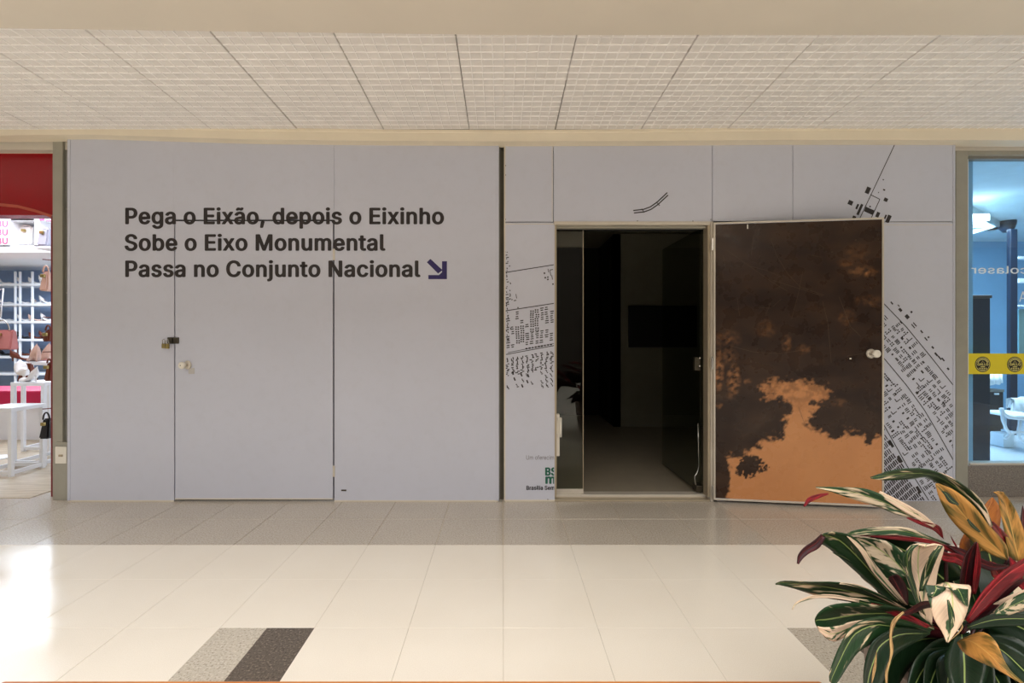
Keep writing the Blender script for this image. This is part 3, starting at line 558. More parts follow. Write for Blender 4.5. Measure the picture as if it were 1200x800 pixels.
# left strip of the map
BL = (592.6, 649, 262, 585)
for (x0, y0, x1, y1, wd) in ((591, 319.4, 650, 310.0, .75), (593, 364, 650, 355.2, .75), (593, 415.2, 650, 404.6, .7), (595, 413, 650, 402.2, .5)): pr.line(x0, y0, x1, y1, wd, BL)
al = -.17
for j in range(20):
    y0 = 369 + j*5.3
    for i in range(10):
        x = 595 + i*5.7 + rnd.uniform(-.7, .7); y = y0 - (x-595)*.172 + rnd.uniform(-.5, .5)
        if abs(y - (415-(x-593)*.186)) < 3.4: continue
        if j < 8:
            if (j < 3 and (i < 5) and rnd.random() < .75) or rnd.random() < .25: continue
            k = rnd.random(); 
            if 2 <= i <= 3 and j > 2 or (5 <= i <= 6 and j < 5):
                for s_ in (-1.3, 1.3): pr.bar(x+s_, y, al, 1.7, 1.5, BL); pr.bar(x+s_, y+2.5, al, 1.7, 1.5, BL)
            else:
                for s_ in (-1.2, 1.2): pr.bar(x, y+s_, al, 4.6*rnd.uniform(.6, 1), .9, BL)
        elif j < 14:
            if rnd.random() < .12: continue
            for s_ in (-1.4, .2, 1.7): pr.bar(x+rnd.uniform(-1.3,1.3), y+s_, al + rnd.choice((0, 0, math.pi/2, .15)), rnd.uniform(1.4, 3.4), .9, BL)
        elif j < 18 and rnd.random() < (.85 if i > 6 else .35):
            for s_ in (-1.4, 0, 1.4): pr.bar(x+s_*.6, y+s_, al + rnd.choice((0, math.pi/2, .7)), rnd.uniform(1.2, 2.6), .8, BL)
for k in range(9): pr.bar(617+k*3.6, 408.4-k*.62, al, rnd.uniform(1.6, 3.2), 1.7, BL)
for (x, y, l, wd) in ((638, 320, 1.8, 1.8), (639, 325.3, 1.8, 1.8), (642, 324.6, 1.6, 1.6), (642, 327.3, 1.8, 1.6), (645, 320, .8, 6), (647, 325, .8, 5), (642.5, 317, .8, 4), (648, 332.8, 1.6, 1.6), (646, 316, 4, .7), (605, 347, .8, 5), (603.5, 352, 3, .8), (600, 351, 1.6, .8), (607, 360.3, 1.6, .9)): pr.bar(x, y, al, l, wd, BL)
for k in range(40): pr.bar(593.4+rnd.random()*2.0+(3 if rnd.random() < .15 else 0), 296+k*2.6+rnd.uniform(-.8, .8), al+rnd.choice((0, 1.4)), rnd.uniform(1, 3.2), .8, BL)
for k in range(7): pr.bar(594+rnd.random()*4, 345+k*1.9, al, rnd.uniform(1.5, 4), .8, BL)
for (x, y) in ((601, 437), (603, 444), (619, 440), (618, 447), (611, 439), (612, 452)): pr.bar(x, y, 1.2, 4, 1.6, BL)
o = pr.build('map_print', M['ink'], hr); o['kind'] = 'stuff'; o['label'] = 'fine black city map print of roads and blocks'
# printed wording cut off by the door opening
for s, size, mat, bold, x0, x1, yb in (("Um oferecimento", 4.9, plain('grey_ink', S(120, 114, 116), .5), .0, 616.3, 661, 538.3), ("BSB", 8.7, M['green_ink'], .13, 638.4, 659.6, 556.6), ("m", 10.2, M['green_ink'], .13, 638.4, 651.5, 566.2), ("Brasília Sempre", 4.6, M['ink'], .09, 616.5, 659, 573.6)):
    me = text_mesh('lettering', s, size*ZR/F, mat, bold, width=X(x1)-X(x0), clip_x=X(649.2)-X(x0))
    o = put('lettering', me, hr, (X(x0, ZR), ZR-.0012, H(yb, ZR))); o['kind'] = 'stuff'

# ---- frame round the opening
def bx(b, x0, x1, y0, y1, Z0, Z1, bev=.0015): return b.box(X(x0, ZR), X(x1, ZR), Z0, Z1, H(y1, ZR), H(y0, ZR), bev)
d1 = thing('door_1', (X(740), ZR, 0), 'dark glazed shop entrance with warm white aluminium frame behind the map hoarding', None, None, 'structure')
bx(MB(), 649, 833.5, 259.6, 263.6, ZR-.008, ZR+.03).build('frame_head', M['alu'], d1)
bx(MB(), 651, 831, 263.6, 266.2, ZR+.03, ZR+.07).build('frame_head_inner', M['frame'], d1)
bx(MB(), 650.0, 652.2, 262, 582, ZR-.006, ZR+.05).build('jamb', M['alu_tan'], d1)
bx(MB(), 829.2, 832.0, 263, 582, ZR-.004, ZR+.08).build('jamb', M['alu_tan'], d1)
bx(MB(), 832.0, 835.2, 260, 587, ZR-.012, ZR+.06).build('jamb', M['alu'], d1)
MB().box(X(650), X(832), ZR-.006, ZR+.12, 0, .012, .002).build('sill', M['alu_tan'], d1)
MB().box(X(650), X(832), ZR+.06, ZR+.14, 0, .030, .002).build('sill_track', M['alu'], d1)
# fixed pane at the left
gx0, gx1 = X(651), X(683.6); Zg = ZR+.10
sc_ = Zg/ZR
MB().box(gx0, gx1*sc_, Zg, Zg+.008, .03, H(266, Zg)).build('glass_pane', M['glass_dark'], d1)
MB().box(gx1*sc_-.003, gx1*sc_+.002, Zg-.002, Zg+.010, .03, H(266, Zg)).build('pane_edge', M['alu_tan'], d1)
MB().box(gx0, gx1*sc_, Zg-.006, Zg+.014, .028, .062, .002).build('bottom_rail', M['alu'], d1)
MB().box(gx0, gx1*sc_, Zg-.006, Zg+.014, H(269.6, Zg), H(265.4, Zg), .002).build('top_rail', M['alu_tan'], d1)
# right glass leaf swung inwards
gl = MB().box(X(826.5), X(828.5), ZR+.10, ZR+.96, .03, H(268, ZR+.1)).build('glass_leaf', M['glass_dark'], d1)
lx = X(820.6, 4.5)
for zz in (.016,): MB().box(X(822), X(830), ZR+.085, ZR+.17, H(581, ZR), H(573, ZR), .003).build('floor_hinge', M['steel_dark'], d1)
lk = MB().box(X(819.5), X(826.5), ZR+.08, ZR+.115, H(435), H(419), .003).build('lock_case', M['steel_dark'], d1)
for yy in (420, 429.5): MB().lathe([(.009, 0), (.009, .014), (.006, .018)], Matrix.Translation((X(825), ZR+.085, H(yy))) @ Matrix.Rotation(math.pi/2, 4, 'X'), 12).build('lock_knob', M['chrome'], d1, True)
pts = [P(818, 496, ZR+.12), P(818.5, 520, ZR+.12), P(819, 545, ZR+.12), P(817.5, 553, ZR+.11), P(814, 558, ZR+.10), P(815, 566, ZR+.10), P(818, 575, ZR+.12)]
MB().tube(pts, .004, 8).build('pull_handle', M['chrome'], d1, True)
# cream lock box beside the left jamb
lb = bx(MB(), 651, 656.4, 486, 535.5, ZR+.03, ZR+.09, .003).build('handle_box', M['white_plastic'], d1)
b = MB(); bx(b, 656.2, 658.8, 490, 513, ZR+.02, ZR+.05, .003); bx(b, 654, 658, 490, 494, ZR+.02, ZR+.05, .003); bx(b, 654, 658, 509, 513, ZR+.02, ZR+.05, .003); b.build('handle', M['white_plastic'], d1)

# ---- dark room behind the entrance
rx0, rx1, ry0, ry1 = X(640), X(900, 3.7), 3.72, 6.7
wl = thing('wall_room', (2, 5, 0), 'unlit walls of the empty shop behind the entrance', None, None, 'structure')
xd = X(719, 6.6)
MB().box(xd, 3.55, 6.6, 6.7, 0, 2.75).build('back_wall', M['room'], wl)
MB().box(-.6, xd, 7.6, 7.7, 0, 2.75).build('alcove_wall', M['room_shade'], wl)
MB().box(xd, xd+.1, 6.6, 7.7, 0, 2.75).build('alcove_side', M['room_shade'], wl)
MB().box(-.7, -.6, 3.66, 7.7, 0, 2.75).build('side_wall', M['room_shade'], wl)
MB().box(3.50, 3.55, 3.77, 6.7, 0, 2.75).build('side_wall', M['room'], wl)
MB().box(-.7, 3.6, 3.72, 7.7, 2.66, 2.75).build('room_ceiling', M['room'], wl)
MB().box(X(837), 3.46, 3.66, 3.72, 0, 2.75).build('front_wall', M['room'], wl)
MB().box(-.6, X(650), 3.66, 3.72, 0, 2.75).build('front_wall', M['room_shade'], wl)
MB().box(X(650), X(837), 3.66, 3.72, H(266), 2.75).build('front_wall', M['room_shade'], wl)
tag(MB().box(-.6, 3.5, 3.74, 7.65, -.003, .003).build('floor_room', M['room_floor']), 'dull beige floor of the unlit shop', None, None, 'structure')
tv = thing('television', P(777, 382, 6.55), 'wide black wall screen on the far wall of the dark shop', 'screen')
v0, v1 = P(737, 407, 6.55), P(817, 358, 6.55)
MB().box(v0.x, v1.x, 6.55, 6.598, v0.z, v1.z, .006).build('screen', M['black'], tv)
MB().box(v0.x+.005, v1.x-.005, 6.545, 6.552, v0.z-.012, v0.z+.004, .002).build('lower_bezel', M['frame_dark'], tv)

# ================================================================== OPEN DOOR LEAF with its stained back
Zl, Zr = 3.560, 3.405            # hinge side, free side
hx, fx = X(836.2, Zl), X(1035.5, Zr)
W_ = math.hypot(fx-hx, Zr-Zl); ang = math.atan2(Zr-Zl, fx-hx)
zb_, zt_ = .022, H(260.8, Zl)
dl = thing('hoarding_door', (hx, Zl, 0), 'open brown hoarding door, orange at the bottom, swung back against the map', 'door')
dl.rotation_euler = (0, 0, ang)
def lput(o): o.parent = dl; o.matrix_parent_inverse = Matrix(); return o
# stain field on the board, worked out on a fine grid
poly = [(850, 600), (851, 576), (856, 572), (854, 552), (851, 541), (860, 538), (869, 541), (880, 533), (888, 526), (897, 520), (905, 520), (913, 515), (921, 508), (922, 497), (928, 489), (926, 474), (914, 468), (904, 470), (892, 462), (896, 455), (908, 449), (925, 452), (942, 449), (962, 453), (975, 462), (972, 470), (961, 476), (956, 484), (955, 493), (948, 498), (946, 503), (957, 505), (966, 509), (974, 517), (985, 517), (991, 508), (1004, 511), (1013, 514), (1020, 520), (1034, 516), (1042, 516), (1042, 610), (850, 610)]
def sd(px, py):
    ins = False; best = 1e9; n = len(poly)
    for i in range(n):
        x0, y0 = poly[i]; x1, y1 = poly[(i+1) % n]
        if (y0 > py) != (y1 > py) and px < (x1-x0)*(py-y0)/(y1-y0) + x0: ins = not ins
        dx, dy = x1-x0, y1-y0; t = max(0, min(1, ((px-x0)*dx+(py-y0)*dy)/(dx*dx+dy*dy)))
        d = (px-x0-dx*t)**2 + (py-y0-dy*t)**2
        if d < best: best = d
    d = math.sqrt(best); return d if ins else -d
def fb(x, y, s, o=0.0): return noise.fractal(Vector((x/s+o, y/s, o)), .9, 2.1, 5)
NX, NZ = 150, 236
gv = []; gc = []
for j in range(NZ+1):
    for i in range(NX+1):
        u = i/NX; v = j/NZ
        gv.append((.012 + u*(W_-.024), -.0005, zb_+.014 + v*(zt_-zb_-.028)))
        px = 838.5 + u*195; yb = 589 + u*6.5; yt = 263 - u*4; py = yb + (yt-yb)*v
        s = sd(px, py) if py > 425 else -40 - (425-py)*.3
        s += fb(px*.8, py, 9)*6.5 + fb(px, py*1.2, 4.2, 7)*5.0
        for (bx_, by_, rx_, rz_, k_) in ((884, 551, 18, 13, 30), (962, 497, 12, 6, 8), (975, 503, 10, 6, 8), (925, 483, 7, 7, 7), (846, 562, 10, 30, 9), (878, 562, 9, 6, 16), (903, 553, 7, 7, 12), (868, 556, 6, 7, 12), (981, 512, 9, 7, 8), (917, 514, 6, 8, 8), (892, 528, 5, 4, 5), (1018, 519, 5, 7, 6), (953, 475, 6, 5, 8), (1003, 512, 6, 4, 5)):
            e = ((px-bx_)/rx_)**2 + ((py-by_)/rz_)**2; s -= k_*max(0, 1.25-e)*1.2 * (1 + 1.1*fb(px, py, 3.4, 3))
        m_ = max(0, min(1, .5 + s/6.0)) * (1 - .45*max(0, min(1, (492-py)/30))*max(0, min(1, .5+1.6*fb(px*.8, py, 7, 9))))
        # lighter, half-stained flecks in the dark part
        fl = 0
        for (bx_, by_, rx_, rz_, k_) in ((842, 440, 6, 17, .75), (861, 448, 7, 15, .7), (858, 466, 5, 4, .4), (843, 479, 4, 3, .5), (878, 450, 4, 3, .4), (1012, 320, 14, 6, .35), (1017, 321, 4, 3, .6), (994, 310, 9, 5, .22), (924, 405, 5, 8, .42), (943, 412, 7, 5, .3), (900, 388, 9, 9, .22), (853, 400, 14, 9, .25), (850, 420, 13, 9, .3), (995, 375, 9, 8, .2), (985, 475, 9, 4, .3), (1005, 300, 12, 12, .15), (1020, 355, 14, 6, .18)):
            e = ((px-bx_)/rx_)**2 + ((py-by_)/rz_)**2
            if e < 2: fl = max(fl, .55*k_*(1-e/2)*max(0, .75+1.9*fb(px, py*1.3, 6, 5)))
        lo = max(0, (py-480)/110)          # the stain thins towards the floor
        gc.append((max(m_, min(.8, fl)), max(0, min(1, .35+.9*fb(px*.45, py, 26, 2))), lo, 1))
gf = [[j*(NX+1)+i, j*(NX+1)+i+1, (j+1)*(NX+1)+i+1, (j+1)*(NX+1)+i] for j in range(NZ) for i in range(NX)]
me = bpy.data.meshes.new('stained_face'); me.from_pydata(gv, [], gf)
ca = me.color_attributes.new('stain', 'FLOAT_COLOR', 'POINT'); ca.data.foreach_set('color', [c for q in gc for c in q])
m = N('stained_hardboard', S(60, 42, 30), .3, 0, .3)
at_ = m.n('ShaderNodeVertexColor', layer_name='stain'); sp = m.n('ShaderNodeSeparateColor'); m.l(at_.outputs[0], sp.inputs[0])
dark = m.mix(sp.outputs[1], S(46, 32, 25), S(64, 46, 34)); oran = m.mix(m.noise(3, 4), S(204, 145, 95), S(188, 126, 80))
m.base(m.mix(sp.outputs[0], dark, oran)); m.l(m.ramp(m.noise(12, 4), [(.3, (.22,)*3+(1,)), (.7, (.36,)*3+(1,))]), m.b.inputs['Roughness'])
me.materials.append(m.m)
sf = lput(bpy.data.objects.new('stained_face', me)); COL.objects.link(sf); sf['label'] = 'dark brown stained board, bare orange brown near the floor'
lput(MB().box(.006, W_-.006, 0, .030, zb_+.004, zt_-.004, .001).build('leaf', M['board']))
for (a, b_, c_, d_) in ((0, .012, zb_, zt_), (W_-.012, W_, zb_, zt_), (.012, W_-.012, zb_, zb_+.013), (.012, W_-.012, zt_-.012, zt_)):
    lput(MB().box(a, b_, -.006, .032, c_, d_, .0012).build('edge_trim', M['alu']))
for yy in (287, 425, 575):
    lput(MB().box(-.016, -.002, -.010, -.004, H(yy)-.045, H(yy)+.045, .001).build('hinge', M['chrome']))
def lpt(px, py):
    u = (px-838.5)/195; return (.012+u*(W_-.024), -.0014, zb_+.014 + (589+u*6.5-py)/(326+u*10.5)*(zt_-zb_-.028))
b = MB()
for pts in ([(853, 294), (880, 313), (905, 331), (925, 343)], [(880, 313), (900, 318), (918, 326)], [(905, 280), (912, 300), (925, 322), (940, 338), (968, 348)], [(908, 330), (930, 337), (966, 349)], [(943, 320), (938, 345), (930, 376)], [(885, 276), (882, 300)], [(966, 355), (972, 380), (976, 428)], [(985, 350), (998, 385), (1010, 397)], [(858, 408), (885, 415), (915, 417), (942, 413)], [(950, 300), (965, 303)], [(962, 288), (968, 292)], [(899, 372), (905, 357)], [(908, 361), (918, 352)], [(890, 362), (905, 363)], [(938, 480), (945, 500)], [(848, 300), (851, 315)], [(865, 350), (868, 372)], [(994, 420), (1012, 417)]):
    for p, q in zip(pts, pts[1:]):
        a, c = Vector(lpt(*p)), Vector(lpt(*q)); d = (c-a).normalized(); n_ = Vector((d.z, 0, -d.x))*.0009
        b.quad(a-n_, c-n_, c+n_, a+n_)
for (x, y) in ((998, 422), (1004, 283), (977, 297), (1033, 385)): a = Vector(lpt(x, y)); b.quad(a+Vector((-.006, 0, -.002)), a+Vector((.006, 0, -.002)), a+Vector((.005, 0, .003)), a+Vector((-.005, 0, .003)))
o = lput(b.build('scratch', M['scratch'])); o['kind'] = 'stuff'; o['label'] = 'thin pale scratches'
b = MB(); a = Vector(lpt(877.6, 266)); b.box(a.x-.004, a.x+.004, -.003, 0, a.z-.016, a.z+.016, .001); lput(b.build('paint_fleck', M['white_plastic']))
b = MB(); a = Vector(lpt(998, 423)); b.box(a.x-.006, a.x+.006, -.003, 0, a.z-.005, a.z+.005, .001); lput(b.build('paint_fleck', M['white_plastic']))
kp = Vector(lpt(1021, 417)); kp.y = -.001; q = Vector((.12, -1, 0)).normalized().to_track_quat('Z', 'Y').to_matrix().to_4x4(); mt = Matrix.Translation(kp) @ q
lput(MB().lathe([(.034, 0), (.034, .004), (.030, .009), (.014, .011)], mt, 28).build('rose', M['alu'], None, True))
lput(MB().lathe([(.013, .008), (.013, .030), (.024, .038), (.0275, .048), (.027, .060), (.022, .065), (.004, .066)], mt, 28).build('knob', M['white_plastic'], None, True))
# ================================================================== SHOE SHOP (left)
def WB(b, x0, x1, y0, y1, Z0, Z1, bev=.002):
    """box whose front face fills the pixel rectangle at depth Z0"""
    return b.box(X(x0, Z0), X(x1, Z0), Z0, Z1, H(y1, Z0), H(y0, Z0), bev)
ws = thing('wall_shoe_shop', (-6, 5, 0), 'bright white walls of the shoe shop', None, None, 'structure')
MB().box(-11.5, -3.6, 9.0, 9.1, 0, 3.1).build('back_wall', M['shelf_back'], ws)
MB().box(-3.50, -3.42, 3.76, 9.0, 0, 3.1).build('side_wall', M['white'], ws)
MB().box(-11.5, -3.6, 3.8, 9.0, 3.05, 3.1).build('high_ceiling', M['white'], ws)
MB().box(-11.5, -3.62, 5.5, 9.0, 2.50, 2.56).build('low_ceiling', M['white'], ws)
MB().box(-11.6, -11.5, 3.75, 9.0, 0, 3.1).build('side_wall', M['white'], ws)
tag(MB().box(-11.5, -3.62, 3.66, 9.0, -.002, .004).build('floor_shoe_shop', M['wood_floor']), 'pale wood-grain floor of the shoe shop', None, None, 'structure')
# fascia
tag(WB(MB(), -840, 61.5, 158, 175.2, 3.66, 3.74).build('trim_6', M['cornice']), 'short cream header strip above the red fascia', None, None, 'structure')
fa = thing('shop_fascia', P(30, 253, 3.72), 'glossy dark red fascia panel above the shoe shop entrance', 'fascia')
WB(MB(), -840, 62, 174, 252, 3.74, 3.86).build('fascia_panel', M['red'], fa)
b = MB()
cu = [(-840, 252), (-90, 241), (-40, 238), (0, 238), (20, 240), (40, 245), (61, 252)]
vs = []
for x, y in cu: a = P(x, y, 3.735); c = P(x, y+3.2, 3.735); vs += [a, c, a+Vector((0, .012, 0)), c+Vector((0, .012, 0))]
fs = []
for i in range(len(cu)-1): k = 4*i; fs += [[k, k+1, k+5, k+4], [k, k+4, k+6, k+2], [k+1, k+3, k+7, k+5]]
b.add(vs, fs).build('reflection_arc', plain('copper_reflection', S(190, 92, 70), .35, .2), fa)  # copper tone paints the light reflection along the fascia's curved edge
WB(MB(), 59.4, 62, 253, 583, 3.70, 3.74).build('red_jamb', plain('red_jamb', S(120, 40, 44), .4), fa)
# bulkhead with display niches
bk = thing('display_bulkhead', P(20, 290, 4.9), 'white illuminated bulkhead with square display niches in the shoe shop', 'bulkhead')
Zb = 4.9
for r in ((-90, 12.5, 258, 289), (40, 46.5, 258, 289), (-90, 75, 252, 258.4), (-90, 75, 287, 296), (12.4, 40.2, 253, 258.6)):
    WB(MB(), *r, Zb, Zb+.35).build('bulkhead_panel', M['white'], bk)
WB(MB(), -90, 75, 252, 296, Zb+.36, Zb+.40).build('bulkhead_back', M['shelf_back'], bk)
for k, (s, yy) in enumerate((("BU", 265.6), ("BU", 275.4), ("BU", 285.6))):
    me = text_mesh('lettering', s, 7.0*Zb/F, M['pink_print'], .06, width=14*Zb/F)
    put('lettering', me, bk, (X(-4.2, Zb), Zb-.002, H(yy, Zb)))
WB(MB(), 46, 52, 256.4, 258.2, Zb-.003, Zb).build('pink_tag', M['pink_print'], bk)
WB(MB(), 54, 60, 258, 259, Zb-.003, Zb).build('pink_tag', M['pink_print'], bk)
def handbag(px0, px1, py0, py1, Z, mat, label, strap=1.0, strap_mat=None, taper=.12, group=None):
    o = thing('handbag', P((px0+px1)/2, py1, Z), label, 'handbag', group)
    a, c = X(px0, Z), X(px1, Z); z0, z1 = H(py1, Z), H(py0, Z); w_ = c-a; t = .05; k = taper*w_/2
    vs = [(a, Z-t, z0), (c, Z-t, z0), (c, Z+t, z0), (a, Z+t, z0), (a+k, Z-t*.5, z1), (c-k, Z-t*.5, z1), (c-k, Z+t*.5, z1), (a+k, Z+t*.5, z1)]
    bm = bmesh.new(); vv = [bm.verts.new(v) for v in vs]
    for f in ([0, 1, 5, 4], [1, 2, 6, 5], [2, 3, 7, 6], [3, 0, 4, 7], [4, 5, 6, 7], [3, 2, 1, 0]): bm.faces.new([vv[i] for i in f])
    bmesh.ops.bevel(bm, geom=bm.edges[:], offset=.012, segments=2, affect='EDGES'); bmesh.ops.recalc_face_normals(bm, faces=bm.faces)
    me = bpy.data.meshes.new('bag_body'); bm.to_mesh(me); bm.free(); me.materials.append(mat)
    put('bag_body', me, o)
    cx = (a+c)/2; n = 14; r = w_*.32
    pts = [(cx - r*math.cos(math.pi*i/n), Z-t*.3, z1 - .01 + w_*.55*strap*math.sin(math.pi*i/n)) for i in range(n+1)]
    MB().tube(pts, .007, 6).build('bag_strap', strap_mat or mat, o, True)
    MB().box(cx-.018, cx+.018, Z-t-.006, Z-t*.7, z1-.06, z1-.03, .004).build('clasp', M['brass'], o)
    return o
handbag(24, 41, 266, 287, Zb+.12, M['white_leather'], 'white handbag inside the lit square niche', .3)
handbag(47.5, 60, 268, 288.5, Zb-.10, M['grey_leather'], 'grey handbag standing on the white bulkhead beside the post', .2, M['white_leather'])
tag(WB(MB(), 40, 80, 288.5, 291, Zb-.22, Zb).build('ledge', M['white']), 'white ledge under the grey handbag', 'shelf')
# shelving along the back
Zs = 8.4
sh = thing('shoe_shelving', (X(20, Zs), Zs+.2, 0), 'long white shoe shelving against the pale blue back wall', 'shelving')
shelf_y = [332, 355.5, 376, 397, 417, 437]
for yy in shelf_y: WB(MB(), -60, 70, yy, yy+2.6, Zs, Zs+.42, .003).build('shelf', M['white'], sh)
for xx in (-34, -12, 17, 22.5, 37, 62): WB(MB(), xx-.7, xx+.9, 318, 480, Zs+.02, Zs+.05, .002).build('upright', M['white'], sh)
def shoe_mesh(L=.24, heel=.07, closed=True):
    """pump pointing along +x: upper as one lofted surface"""
    b = MB(); n = 12; m_ = 10; vs = []
    for i in range(n+1):
        t = i/n; x = -L/2 + L*t; s_ = max(0, 1-t/.62); base = heel*(s_**1.4)
        wd = .030*(1-abs(2*t-1)**4)**.5 * (1 + .25*math.sin(t*2.6)) + .002; wd *= (1 if t < .75 else 1-((t-.75)/.25)**2*.75)
        ht = .050*(1-t)**.6 + .018 if closed else .02
        if t > .25: ht = .020 + .018*math.exp(-((t-.72)/.16)**2)
        for k in range(m_+1):
            a = math.pi*k/m_; vs.append((x, -math.cos(a)*wd, base + .004 + math.sin(a)**.7*ht if 0 < k < m_ else base))
    fs = []
    for i in range(n):
        for k in range(m_): fs.append([i*(m_+1)+k, (i+1)*(m_+1)+k, (i+1)*(m_+1)+k+1, i*(m_+1)+k+1])
        fs.append([i*(m_+1), i*(m_+1)+m_, (i+1)*(m_+1)+m_, (i+1)*(m_+1)])
    fs += [list(range(m_+1)), [n*(m_+1)+k for k in range(m_, -1, -1)]]
    b.add(vs, fs)
    h = MB(); h.lathe([(.006, 0), (.006, heel*.5), (.015, heel*.95), (.018, heel+.008)], Matrix.Translation((-L/2+.022, 0, 0)), 8)
    i_ = MB(); vv = []
    for i in range(9):
        t = .05 + i/8*.5; x = -L/2+L*t; s_ = max(0, 1-t/.62); z = heel*s_**1.4 + (.072*(1-t)**.6 if t < .25 else .044-.008*t); w_ = .019*math.sin(math.pi*min(1, (i+.6)/8.8))+.002
        vv += [(x, -w_, z), (x, w_, z)]
    i_.add(vv, [[2*i, 2*i+1, 2*i+3, 2*i+2] for i in range(8)])
    return b, h, i_
SH = {}
def shoe(mat_key, loc, rot, label, group, heel=.07, pitch=0.0, scale=1.0):
    key = (mat_key, heel)
    if key not in SH:
        b, h, i_ = shoe_mesh(.24, heel); SH[key] = (b.mesh('upper', M[mat_key], True), h.mesh('heel', M[mat_key], True), i_.mesh('insole', M['black_leather'] if mat_key != 'white_leather' else M['nude']))
    o = bpy.data.objects.new('heeled_shoe', None); COL.objects.link(o); o.location = loc; o.rotation_euler = (0, pitch, rot); o.scale = (scale,)*3; o.empty_display_size = .05
    tag(o, label, 'shoe', group)
    for nm, me in zip(('upper', 'heel', 'insole'), SH[key]):
        c = bpy.data.objects.new(nm, me); COL.objects.link(c); c.parent = o
    return o
cols = ['white_leather', 'nude', 'white_leather', 'grey_leather', 'brown_leather', 'black_leather', 'white_leather']
names = {'white_leather': 'white', 'nude': 'nude pink', 'grey_leather': 'grey', 'brown_leather': 'brown', 'black_leather': 'black'}
ordn = ['top', 'second', 'third', 'fourth', 'fifth', 'bottom']
r2 = random.Random(5)
for si, yy in enumerate(shelf_y[:5]):
    for k, xx in enumerate((6, 28, 44, 56)):
        mk = 'white_leather' if si < 3 and (k+si) % 4 else cols[(si*3+k) % 7]
        if si >= 3: mk = ('brown_leather', 'black_leather', 'nude', 'grey_leather', 'black_leather', 'brown_leather')[(k+si) % 6]
        v = P(xx, yy, Zs+.16); v.z = H(yy, Zs)+.004
        shoe(mk, v, r2.uniform(.0, .9), '%s heeled shoe, %s from left on the %s back shelf' % (names[mk], ('first', 'second', 'third', 'fourth')[k], ordn[si]), 'shoes on the back shelves', (.05, .08)[k % 2], 0, 1.0)
# crimson bench behind the tables
cb = thing('seat_bench', P(40, 500, 5.6), 'low white bench with a crimson cushion in the shoe shop', 'bench')
MB().box(-7.2, X(66, 5.6), 5.75, 6.25, 0, .42, .004).build('bench_base', M['white'], cb)
MB().box(-7.2, X(66, 5.6), 5.70, 6.28, .42, .60, .02).build('cushion', M['crimson'], cb)
# white display tables
def display_table(x0, x1, z, y0, y1, label, yaw=0.0):
    o = thing('display_table', ((x0+x1)/2, (y0+y1)/2, 0), label, 'table', 'white framed display tables in the shoe shop')
    def bb(name, *a): MB().box(*a, .003).build(name, M['white'], o)
    s = .032
    bb('table_top', x0, x1, y0, y1, z-.035, z)
    for x in (x0, x1-s):
        for y in (y0, y1-s): bb('leg', x, x+s, y, y+s, 0, z-.035)
    for y in (y0, y1-s): bb('rail', x0+s, x1-s, y+.008, y+s-.008, .02, .055)
    for x in (x0, x1-s): bb('rail', x+.008, x+s-.008, y0+s, y1-s, .02, .055)
    return o
t1 = display_table(X(12, 4.55), X(51.5, 4.55), H(448, 4.55), 4.55, 5.0, 'white framed display table with the brown bag and white heels on it')
t2 = display_table(X(24, 5.15), X(58, 5.15), H(424, 5.15), 5.15, 5.6, 'taller white framed display table with nude pumps, behind the brown bag')
t3 = display_table(X(-30, 4.2), X(13, 4.2), H(478, 4.2), 4.2, 4.52, 'lowest white framed display table at the left edge of the view')
for t_, dz in ((t1, -.10),): t_.rotation_euler = (0, 0, .0)
zt1, zt2 = H(448, 4.55), H(424, 5.15)
handbag(24, 41, 425.5, 447.0, 4.88, M['brown_leather'], 'brown leather bag standing on the white display table', .02, None, .5)
shoe('white_leather', (X(8, 4.62), 4.76, zt1+.085), 2.5, 'white high heel standing upright at the left of the brown bag', 'display shoes', .08, -.75, 1.25)
shoe('white_leather', (X(31, 4.6), 4.62, zt1+.001), 2.9, 'white high heel lying in front of the brown bag', 'display shoes', .08, 0, 1.0)
shoe('nude', (X(38, 5.3), 5.44, zt2+.002), 2.6, 'nude pump nearest the middle of the taller display table', 'display shoes', .08, 0, 1.35)
shoe('nude', (X(46, 5.3), 5.24, zt2+.002), 2.5, 'nude pump at the right end of the taller display table', 'display shoes', .08, 0, 1.3)
shoe('white_leather', (X(55, 5.3), 5.50, zt2+.002), 2.0, 'small white shoe behind the nude pumps on the taller table', 'display shoes', .05, 0, 1.1)
shoe('brown_leather', (X(24, 5.3), 5.36, zt2+.002), .9, 'brown strappy shoe at the left end of the taller display table', 'display shoes', .05, 0, 1.05)
# pink bag hanging at the left edge with its chain and stand
hb = handbag(-8, 17.5, 386.5, 409.5, 4.75, M['pink_leather'], 'dusty pink handbag hanging on a chain at the left edge', .9, M['chrome'], .02)
hs = thing('bag_stand', (X(5, 4.8), 4.80, 0), 'slim white metal stand holding the pink handbag', 'stand')
MB().tube([(X(-12, 4.8), 4.86, .0), (X(-12, 4.8), 4.86, H(340, 4.8)), (X(4, 4.8), 4.80, H(338, 4.8)), (X(7, 4.8), 4.75, H(372, 4.8))], .006, 6).build('pole', M['white'], hs, True)
MB().lathe([(.12, 0), (.12, .01), (.02, .02)], Matrix.Translation((X(-12, 4.8), 4.86, 0.004))).build('base', M['white'], hs)
